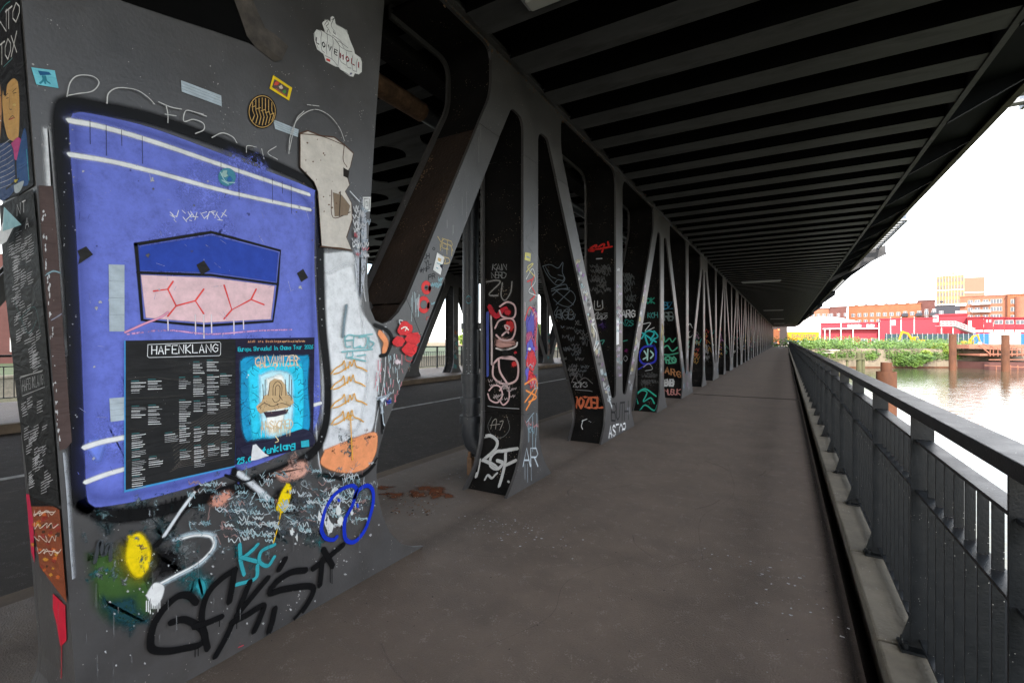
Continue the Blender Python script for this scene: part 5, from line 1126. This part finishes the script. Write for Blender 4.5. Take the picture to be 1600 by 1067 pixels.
class BL:
    """a building whose front stands at view distance d between two columns of the view"""
    def __init__(s, name, px0, px1, d, ytop, label, m, depth=14, rz=0, zb=-.22, roof=None, wallname='wall'):
        s.d = d; s.px0 = px0; c = far((px0 + px1) / 2, d, zb); th = math.atan(((px0+px1)/2 - CX) / F); s.o = empty(name, c, YAW - th + rz * .5, label=label, cat='building'); s.W = (px1 - px0) * d / F * math.cos(th) / math.cos(rz*.5)
        s.H = zof(ytop, d) - zb; s.zb = zb; b = MB(); b.box(-s.W/2, s.W/2, 0, depth, 0, s.H); s.w = b.build(wallname, m, s.o)
        b = MB(); b.box(-s.W/2-.2, s.W/2+.2, -.2, depth+.2, s.H, s.H+.35); b.build('roof', roof or m, s.o)
        s.k = s.W / (px1 - px0)
    def x(s, px): return (px - s.px0) * s.k - s.W / 2
    def z(s, py): return zof(py, s.d) - s.zb
    def win(s, x, z, w, h, frame=None):
        f = MB(); f.box(x-w/2-.05, x+w/2+.05, -.07, -.003, z-.05, z+h+.05); fo = f.build('window', frame or M['frame'], s.o)
        g = MB(); g.box(x-w/2, x-.05, -.09, -.072, z, z+h); g.box(x+.05, x+w/2, -.09, -.072, z, z+h); g.build('pane', M['glass'], fo)
    def balcony(s, x, z, w, m, h=1.1):
        b = MB(); b.box(x-w/2, x+w/2, -1.5, -.01, z-.15, z); b.box(x-w/2, x+w/2, -1.5, -1.44, z, z+h); b.box(x-w/2, x-w/2+.06, -1.44, -.01, z, z+h); b.box(x+w/2-.06, x+w/2, -1.44, -.01, z, z+h); b.build('balcony', m, s.o)
# brick block left
B = BL('apartment_building', 1246, 1297, 235, 483, 'pale brick apartment block farthest left behind the white hall roof', M['brick3'], roof=M['brick2'])
for i in range(7):
    for j in range(4): B.win(-B.W/2 + 2.2 + i * 2.2, 4 + j * 2.9, 1.2, 1.5)
B = BL('apartment_building', 1297, 1323, 228, 480, 'dark red brick end block between the pale block and the long orange one', M['brick2'])
for i in range(3):
    for j in range(4): B.win(-2.8 + i * 2.8, 4 + j * 2.9, 1.1, 1.5)
B = BL('apartment_building', 1323, 1436, 222, 477, 'long orange brick apartment block with dark balconies', M['brick'], rz=R(-14))
for i in range(14):
    for j in range(4):
        x = -B.W/2 + 2 + i * 2.45; z = 3.3 + j * 3.1
        if i >= 7 and i % 2 == 0: B.balcony(x, z - .2, 2.2, M['balc']); B.win(x, z, 1.3, 1.9)
        else: B.win(x, z, 1.3, 1.6)
b = MB()
for i in range(9): b.box(-B.W/2 + 2 + i*3.9, -B.W/2 + 3.2 + i*3.9, 3, 5, B.H + .36, B.H + 1.0)
b.build('roof_box', M['balc'], B.o)
B = BL('apartment_building', 1434, 1461, 213, 470, 'dark brick corner block at the right end of the long orange one', M['brick2'])
for i in range(3):
    for j in range(4): B.win(-2.6 + i * 2.6, 4.5 + j * 3.1, 1.1, 1.5)
B = BL('apartment_building', 1459, 1502, 245, 478, 'low grey link building behind the white stair', M['balc'])
for i in range(4): B.win(-5 + i*3.2, 10, 2, 1.6)
B = BL('apartment_building', 1499, 1575, 200, 463, 'salmon brick apartment block with white stacked balconies', M['brick3'], rz=R(-8))
for i, px in enumerate((1516, 1527, 1540, 1552, 1561)):
    for j in range(4):
        x = B.x(px) ; z = B.H - 3.2 - j * 3.2
        if i in (1, 2): B.balcony(x, z - .2, 3.2, M['frame'], .8)
        B.win(x, z, 1.5, 1.7)
for j in range(4): B.balcony(B.x(1501), B.H - 3.6 - j*3.2, 3.4, M['frame'], .9)
B = BL('apartment_building', 1573, 1660, 188, 459, 'orange brick block at the right edge of the view with a rounded bay', M['brick'])
for i in range(8):
    for j in range(4):
        if i != 1: B.win(-B.W/2 + 1.7 + i * 2.7, B.H - 3.6 - j * 3.2, 1.5, 1.7)
b = MB(); b.tube([(-B.W/2+4,0,0),(-B.W/2+4,0,B.H-1)], 2.0, 20); b.build('rounded_bay', M['brick3'], B.o)
# ivy on block
bush(1562, 197, 6.5, (1.1,.6,2.6), 500, M['leaf'], 'green climber on the facade of the salmon brick block', .22, 'climbing_plant')
# tower
T = BL('tower', 1463, 1506, 300, 430, 'gold gridded tower block rising above the brick buildings', M['gold'], depth=16, roof=M['frame'])
b = MB()
for i in range(10): b.box(T.x(1463 + 4.75*i) - .14, T.x(1463+4.75*i) + .14, -.3, -.003, 0, T.H)
b.build('mullion', mat('pale gold fin', (.55,.40,.24), .4), T.o)
b = MB()
for j in range(5): b.box(-T.W/2, T.W/2, -.33, -.303, T.H - .5 - j*9.2, T.H - j*9.2)
b.build('floor_band', M['frame'], T.o)
b = MB(); b.prism([(T.W/2+.01,0),(T.W/2+9.4,3.2),(T.W/2+9.4,16),(T.W/2+.01,16)], 0, T.H - 2.2, 'z'); b.build('side_wing', M['pink'], T.o)
b = MB()
for j in range(4): b.beam((T.W/2+.2,-.1,T.H-11.6-j*9.2),(T.W/2+9.4,3.08,T.H-11.6-j*9.2),.2,.45)
b.build('wing_band', M['frame'], T.o)
b = MB(); b.box(-T.W/2+7, T.W/2-4, 3, 12, T.H+.36, T.H+2.0); b.build('roof_house', M['gold'], T.o)
for i in range(8):
    for j in range(8):
        T.win(-T.W/2 + 1.0 + i*1.55 , T.H - 4.2 - j*4.6, 1.0, 2.4, M['gold'])
# white hall with a curved roof
h = empty('white_hall', far(1302, 190, -.2), YAW, label='low white hall with a shallow curved roof behind the red building', cat='building')
W = 118 * 190 / F; top = [(-W/2 + W*k/16, zof(512,190) + .2 + (zof(495.5,190) - zof(512,190)) * (math.sin(math.pi*(.22+.78*k/16)))**.8) for k in range(17)]
b = MB(); b.prism([(-W/2,0)] + top + [(W/2,0)], 0, 30, 'y'); b.build('hall', M['white'], h)
b = MB(); b.prism([(-W/2-.5,top[0][1])] + [(x,z+.25) for x,z in top] + [(W/2,top[-1][1])], -.4, -.004, 'y'); b.build('roof_edge', M['frame'], h)
# red site buildings
def redb(px0, px1, d, ytop, label, m=None, name='site_building', depth=8, zb=-.22): return BL(name, px0, px1, d, ytop, label, m or M['red'], depth=depth, zb=zb, roof=m or M['red'])
B = redb(1281, 1376, 150, 505.5, 'long low red building with a white canopy and white lettering')
b = MB(); b.box(-B.W/2+.6, B.W/2-1, -1.6, -.01, B.z(514.3), B.z(512.8)); b.build('canopy', M['frame'], B.o)
for px in (1288, 1296, 1314, 1333, 1372): b = MB(); x=B.x(px); b.box(x-.12,x+.12,-1.7,-1.5,0,B.z(505 if px in(1314,1372) else 513)); b.build('column', M['frame'], B.o)
b = MB()
sg = random.Random(5)
for k, px in enumerate([1326,1328.6,1331.2,1333.8,1336.4,1339,1341.6,1344.2, 1355,1358,1361,1364]):
    x = B.x(px); b.box(x-.22,x-.10,-.06,-.004,B.z(511.5),B.z(507)); b.box(x+.05,x+.17,-.06,-.004,B.z(511.5),B.z(507.5)); b.box(x-.10,x+.05,-.06,-.004,B.z(509.6 if k%2 else 507.8),B.z(508.8 if k%2 else 507))
b.build('lettering', M['white'], B.o)
for px in (1296, 1306, 1325, 1350, 1366): B.win(B.x(px), .4, 1.6, 1.5)
B = redb(1374, 1462, 140, 498.5, 'tall plain red shed behind the yellow excavator')
b = MB()
for px in (1391, 1408, 1428.5): x=B.x(px); b.box(x-.1,x+.1,-.12,-.003,0,B.H+.6)
b.build('downpipe', M['frame'], B.o)
b = MB(); x=B.x(1396); b.box(x-.45,x+.45,-.15,-.003,B.z(508),B.z(500)); x=B.x(1461); b.box(x-.6,x+.5,-.15,-.003,B.z(504),B.z(494)); b.build('white_panel', M['white'], B.o)
b = MB()
rr = random.Random(9)
for k in range(26): x = -B.W/2 + rr.uniform(.5, B.W-.5); b.box(x-.5, x+.4, -1.6-rr.random(), -1.2, 0, rr.uniform(.8, 2.2))
b.build('stacked_goods', M['white'], B.o)
B = redb(1462, 1511, 136, 492.5, 'two storey deep red site building behind the white stair', M['red'])
b = MB(); b.box(-B.W/2,B.W/2,-.05,-.003,B.z(494.5),B.z(493.2)); b.build('roof_trim', M['redd'], B.o)
b = MB(); b.box(B.x(1474),B.x(1489),-.06,-.004,.3,B.z(512)); b.build('dark_door', M['redd'], B.o)
st = empty('outside_stair', far(1495, 131, -.2), YAW, label='white steel outside stair with railings on the red site building', cat='stair')
def sx(px): return (px - 1495) * 131 / F
def sz(py): return zof(py, 131) + .2
b = MB(); b.box(sx(1464), sx(1488), -1, .6, sz(509)-.15, sz(509)); b.beam((sx(1488),-.2,sz(509.5)),(sx(1521),-.2,sz(522)),1.2,.25); b.build('flight', M['grey'], st)
b = MB()
for k in range(12): px=1464+2.1*k; b.beam((sx(px),-1,sz(509)),(sx(px),-1,sz(502)),.05,.05)
for k in range(16): px=1488+2.1*k; y=509+(px-1488)*.38; b.beam((sx(px),-1,sz(y)),(sx(px),-1,sz(y-7)),.05,.05)
for q in (0, 3.5, 7): b.beam((sx(1464),-1,sz(509-q)),(sx(1488),-1,sz(509-q)),.07,.07); b.beam((sx(1488),-1,sz(509-q)),(sx(1521),-1,sz(521.5-q)),.07,.07)
b.build('stair_railing', M['frame'], st)
b = MB(); [b.beam((sx(px),-.2,0),(sx(px),-.2,sz(509.5)),.15,.15) for px in (1470,1488)]; b.build('leg', M['frame'], st)
c_lab = ['red site container with one white door, left of the row', 'red site container with a pale vent box, second from the left of the row', 'red site container with two wide white windows', 'red site container, second of those with a double window', 'red site container at the right edge of the view']
for i, (a_, b_) in enumerate([(1511,1537),(1537,1552),(1552,1569),(1569,1585),(1585,1603)]):
    B = BL('site_container', a_+.25, b_-.25, 130, 497 + i*.2, c_lab[i], M['red'] if i else M['redd'], depth=6, roof=M['redd'])
    if i == 0: b = MB(); b.box(B.x(1513),B.x(1518),-.08,-.003,B.z(514),B.z(501)); b.build('door', M['white'], B.o)
    elif i == 1: b = MB(); b.box(B.x(1541),B.x(1543.5),-.1,-.003,B.z(503.5),B.z(500)); b.box(B.x(1546),B.x(1548.5),-.1,-.003,B.z(503.5),B.z(500)); b.build('vent', M['white'], B.o)
    else: B.win(B.x((a_+b_)/2), B.z(506.2), 1.5, 1.0)
    b = MB(); b.box(-B.W/2+.1,B.W/2-.1,-.06,-.003,B.z(519),B.z(515.5)); b.build('lower_band', M['white'], B.o)
# hoarding and parked things in front
ho = empty('site_hoarding', far(1492, 120, -.2), YAW, label='dark teal hoarding running behind the excavators', cat='fence')
for a_, b_, m in [(1383,1440,'teal'),(1440,1480,'teal'),(1480,1522,'teal'),(1522,1549,'blue'),(1590,1620,'blue')]:
    q=(lambda px:(px-1492)*120/F); b = MB(); b.box(q(a_),q(b_)-.1,0,.1,0,zof(521.5,120)+.2); b.build('panel', M[m], ho)
bt = MB()
for px in range(1385, 1550, 8): bt.box((px-1492)*120/F-.05,(px-1492)*120/F+.05,-.1,-.003,0,zof(521,120)+.25)
bt.build('post_row', M['grey'], ho)
rr = random.Random(12); mb = MB()
def site_thing(name, cat, px, d, label):
    return empty(name, far(px, d, -.2), YAW, label=label, cat=cat)
def excavator(px, d, sc, label, flip=1):
    e = site_thing('excavator', 'excavator', px, d, label); e.scale = (sc*flip, sc, sc)
    b = MB(); b.prism([(-1.2,1.0),(1.6,1.0),(1.75,1.5),(1.6,2.0),(.2,2.1),(-1.2,1.9)], -1.1, 1.1, 'y'); b.build('body', M['yellow'], e, .06)
    b = MB(); b.prism([(-1.35,1.05),(-.3,1.05),(-.3,2.9),(-1.1,2.9),(-1.35,2.2)], -1.1, 0, 'y'); c = b.build('cab', M['yellow'], e, .05)
    b = MB(); b.prism([(-1.2,1.9),(-.45,1.9),(-.45,2.75),(-1.05,2.75)], -1.13, -1.103, 'y'); b.build('cab_window', M['glass'], c)
    for s_ in (-1, 1):
        b = MB(); b.prism(fillet([(-1.9,0,.4),(1.9,0,.4),(1.9,.85,.4),(-1.9,.85,.4)]), s_*.7-.25, s_*.7+.25, 'y'); b.build('track', M['black'], e)
    b = MB(); b.prism([(-1.0,1.5),(-.6,1.9),(-2.2,4.1),(-3.9,4.5),(-4.1,4.1),(-2.5,3.6)], .2, .55, 'y'); b.build('boom', M['yellow'], e)
    b = MB(); b.prism([(-3.6,4.6),(-4.2,4.6),(-5.1,1.7),(-4.8,1.6)], .22, .5, 'y'); b.build('stick', M['yellow'], e)
    b = MB(); b.prism([(-5.2,1.9),(-4.6,1.8),(-4.2,.8),(-4.9,.3),(-5.5,.8)], 0, .75, 'y'); b.build('bucket', M['grey'], e)
excavator(1432, 112, .80, 'yellow excavator with its arm bent down in front of the tall red shed')
excavator(1512, 108, .62, 'smaller yellow excavator beside the tall slim pile', -1)
# ground equipment: tank and gravel heaps
for px, d, w_, h_, m, lab in [(1462,100,2.0,.9,'yellow','yellow tarpaulin heap behind the bright bush'),(1482,104,2.2,.9,'sand','pale sand heap left of the tall slim pile'),(1532,104,2.6,.8,'rubble','grey rubble heap right of the smaller excavator')]:
    o = site_thing('heap', 'heap', px, d, lab); V=[(0,0,h_)]; F_=[]; n=14
    for r_,zz in ((.45,.72),(.8,.3),(1.05,-.05)):
        for k in range(n): q=rr.uniform(.85,1.15); V.append((math.cos(2*math.pi*k/n)*w_*r_*q, math.sin(2*math.pi*k/n)*w_*.7*r_*q, h_*zz*rr.uniform(.85,1.15)))
    F_=[(0,1+k,1+(k+1)%n) for k in range(n)]+[(1+j*n+k,1+(j+1)*n+k,1+(j+1)*n+(k+1)%n,1+j*n+(k+1)%n) for j in range(2) for k in range(n)]
    b=MB(); b.add(V,F_); b.build('heap_surface', {'yellow':M['yellow'],'sand':M['ground'],'rubble':M['grey']}[m], o)
# white site board and landing stage on the right
sb = site_thing('site_board', 'sign', 1571.5, 86, 'large white site board with thin black lines behind the pale pile')
b = MB(); b.box(-2.75, 2.75, 0, .15, zof(538,86)+.2, zof(519.5,86)+.2); b.build('board', M['white'], sb, .02)
b = MB(); [b.box(1.0, 2.0, -.01, -.003, zof(y,86)+.2, zof(y-.5,86)+.2) for y in (525.5, 529.5)]; b.build('line', M['balc'], sb)
b = MB(); [b.box(x-.08,x+.08,.16,.3,-.3,2.4) for x in (-2.4,2.4)]; b.build('leg', M['rust'], sb)
M['pinksteel'] = mat('faded pink brown steel', (.30,.12,.075), .75, var=.25, scale=1)
ls = empty('landing_stage', far(1575, 78, -3.5), YAW, label='faded pink steel landing stage with sloping gangway railings at the right', cat='landing stage')
def lx(px): return (px-1575)*78/F
def lz(py): return zof(py,78)+3.5
b = MB(); b.box(lx(1538), lx(1640), 0, 5, 0, lz(566)); b.build('pontoon', M['brick2'], ls)
b = MB(); b.box(lx(1534), lx(1640), .3, 6, lz(556), lz(553)); b.box(lx(1528), lx(1640), 1.5, 6, lz(545), lz(538.5)); b.build('platform', M['pinksteel'], ls)
b = MB()
for y0_, y1_, a_, c_ in [(539,553,1530,1548),(536.5,549,1535,1570),(541,549,1541,1640),(545,551,1541,1640),(562,562,1546,1640),(553.5,553.5,1546,1640),(566,573,1530,1640)]:
    if y0_ in (541,545): b.beam((lx(a_),.1,lz(y0_)),(lx(c_),.1,lz(y0_+4)),.12,.14)
    elif y0_ == 566: b.beam((lx(1527),-1.2,lz(570.2)),(lx(1585),-1.2,lz(573)),.1,.12); b.beam((lx(1585),-1.2,lz(573)),(lx(1600),-1.2,lz(570.5)),.1,.12)
    else: b.beam((lx(a_),.1,lz(y0_)),(lx(c_),.1,lz(y1_)),.12,.16)
for px in (1548,1553,1560,1575,1582,1590,1598): b.beam((lx(px),.1,lz(557)),(lx(px),.1,lz(543)),.1,.1)
for px in (1545,1556,1567,1578,1590): b.beam((lx(px),-1.2,lz(577)),(lx(px),-1.2,lz(570)),.1,.1)
b.build('railing_frame', M['pinksteel'], ls)
# ------------------------------------------------------------------ vehicles at the end of the bridge
tr = empty('semi_trailer', far(1255.5, 150, -.2), YAW - R(6), label='yellow box trailer with dark lettering standing beyond the end of the bridge', cat='trailer')
Wt = 9.4; b = MB(); b.box(-Wt/2, Wt/2, 0, 2.5, 1.25, 4.05); b.build('box', M['yellow'], tr, .04)
b = MB(); b.box(-Wt/2, Wt/2, .1, 2.4, .95, 1.24); b.build('chassis', M['blue'], tr)
for x in (-Wt/2+1.0, -Wt/2+2.2, Wt/2-2.2, Wt/2-1.0):
    b = MB(); b.tube([(x,-.02,.5),(x,.35,.5)], .5, 18); b.build('wheel', M['black'], tr)
bb = MB(); bb.box(-Wt/2-2.3, -Wt/2-.5, .1, 2.4, .5, 3.3); bb.build('cab', M['white'], tr, .1)
tr_text = tr
bus = empty('box_truck', (-2.6, 132, -.05), 0, label='rear of an orange brown truck with lit red tail lights at the far bridge end', cat='truck')
b = MB(); b.box(-1.25, 1.25, 0, 7, .9, 4.0); b.build('box', mat('orange brown truck', (.17,.05,.012), .6, var=.2), bus, .04)
b = MB(); b.box(-1.2, 1.2, -.1, 0, .5, .85); b.build('bumper', M['balc'], bus)
for x in (-.95, .95): b = MB(); b.tube([(x,.6,.45),(x,.9,.45)], .45, 16); b.build('wheel', M['black'], bus)
tl = bpy.data.materials.new('lit tail lamp'); tl.use_nodes = True; q = tl.node_tree.nodes['Principled BSDF']; q.inputs['Base Color'].default_value = (.8,.05,.02,1); q.inputs['Emission Color'].default_value = (1,.10,.03,1); q.inputs['Emission Strength'].default_value = 3.5
for x, z in ((-1.0,.68),(1.0,.68),(-1.1,3.88),(1.1,3.88)): b = MB(); b.box(x-.17, x+.17, -.16, -.102, z-.1, z+.1); b.build('tail_light', tl, bus)
wh = empty('warehouse', (-9, 152, -.22), label='dark warehouse front closing the view behind the orange brown truck', cat='building')
b = MB(); b.box(-16, 9.3, 0, 20, 0, 7.5); b.build('wall', mat('dark warehouse brick', (.03,.022,.02), .8), wh)
b = MB(); b.box(-16.2, 9.5, -.2, 20.2, 7.5, 7.9); b.build('roof', M['balc'], wh)
for x in (-12, -6, 0): b = MB(); b.box(x-2, x+2, -.05, -.003, 0, 4.2); b.build('gate', M['balc'], wh)
# ------------------------------------------------------------------ left shore
def tree(x, y, h, m, label, z0=-1.6, n=7000):
    o = empty('tree', (x, y, z0), label=label, cat='tree', group='trees on the left shore'); rr = random.Random(int(x*7+y*13))
    b = MB(); b.tube([(0,0,-.3),(.1,0,h*.3),(-.1,.1,h*.7)], [h*.03,h*.024,h*.01], 8)
    for k in range(5): a=rr.uniform(0,6.28); b.tube([(0,0,h*(.25+.08*k)),(math.cos(a)*h*.25,math.sin(a)*h*.25,h*(.5+.08*k))], [h*.013,h*.005], 6)
    b.build('trunk', M['bark'], o); mb = MB()
    for k in range(11): a=rr.uniform(0,6.28); q=rr.uniform(.05,.3)*h; leaves(mb,(math.cos(a)*q,math.sin(a)*q,h*rr.uniform(.35,.9)),(h*.17,h*.17,h*.13),n//11,h*.03,rr)
    mb.build('crown', m, o)
pl_ = empty('riverside_wall', (-57.5, 60, -3.5), label='pale river wall on the far left shore seen below the trees', cat='wall')
b = MB(); b.box(-.5, 0, -180, 160, -1, 1.7); b.build('wall', M['conc'], pl_)
b = MB(); b.box(-.65, .15, -180, 160, 1.7, 1.9); b.build('coping_stone', M['conc'], pl_)
for i, (x, y, h, m, lab) in enumerate([(-64,18,6.5,'leafy','yellow leaved tree at the extreme left beside the brick building'),(-67,58,7,'leaft','pale green tree seen left of the black drain pipe'),(-64,68,6,'leaft','rounded green tree behind the far railing, left of the far truss post'),(-70,79,8,'leaft','taller green tree behind the far railing and far truss post'),(-63,88,6,'leafb','bright green tree right of the far truss post'),(-66,100,7,'leaft','green tree seen right of the first graffitied post'),(-66,116,8,'leaft','distant green tree by the second truss foot'),(-70,135,9,'leaft','farthest green tree on the left shore')]):
    tree(x, y, h, M[m], lab)
lb = empty('brick_building', (-86, 22, -1.6), R(80), label='red brick building at the extreme left edge behind the yellow tree', cat='building')
b = MB(); b.box(-9, 9, 0, 8, 0, 14); b.build('wall', M['brick2'], lb)
for i in range(6):
    for j in range(4):
        b = MB(); b.box(-7.6+i*3-.6,-7.6+i*3+.6,-.06,-.003,1.5+j*3.2,3.3+j*3.2); w_=b.build('window', M['frame'], lb); b = MB(); b.box(-7.6+i*3-.5,-7.6+i*3+.5,-.08,-.063,1.6+j*3.2,3.2+j*3.2); b.build('pane', M['glass'], w_)
# lettering on the trailer side
tw = bpy.data.curves.new('lettering', 'FONT'); tw.body = 'DACHSER'; tw.size = 1.7; tw.extrude = .004; tw.align_x = 'CENTER'
to = bpy.data.objects.new('lettering', tw); col.objects.link(to); bpy.context.view_layer.update()
tm = bpy.data.meshes.new_from_object(to.evaluated_get(bpy.context.evaluated_depsgraph_get())); bpy.data.objects.remove(to)
tm.materials.append(mat('dark blue lettering', (.02,.02,.10), .5)); t2 = bpy.data.objects.new('lettering', tm); col.objects.link(t2); t2.parent = tr_text; t2.location = (.1, -.02, 2.15); t2.rotation_euler = (R(90), 0, 0)
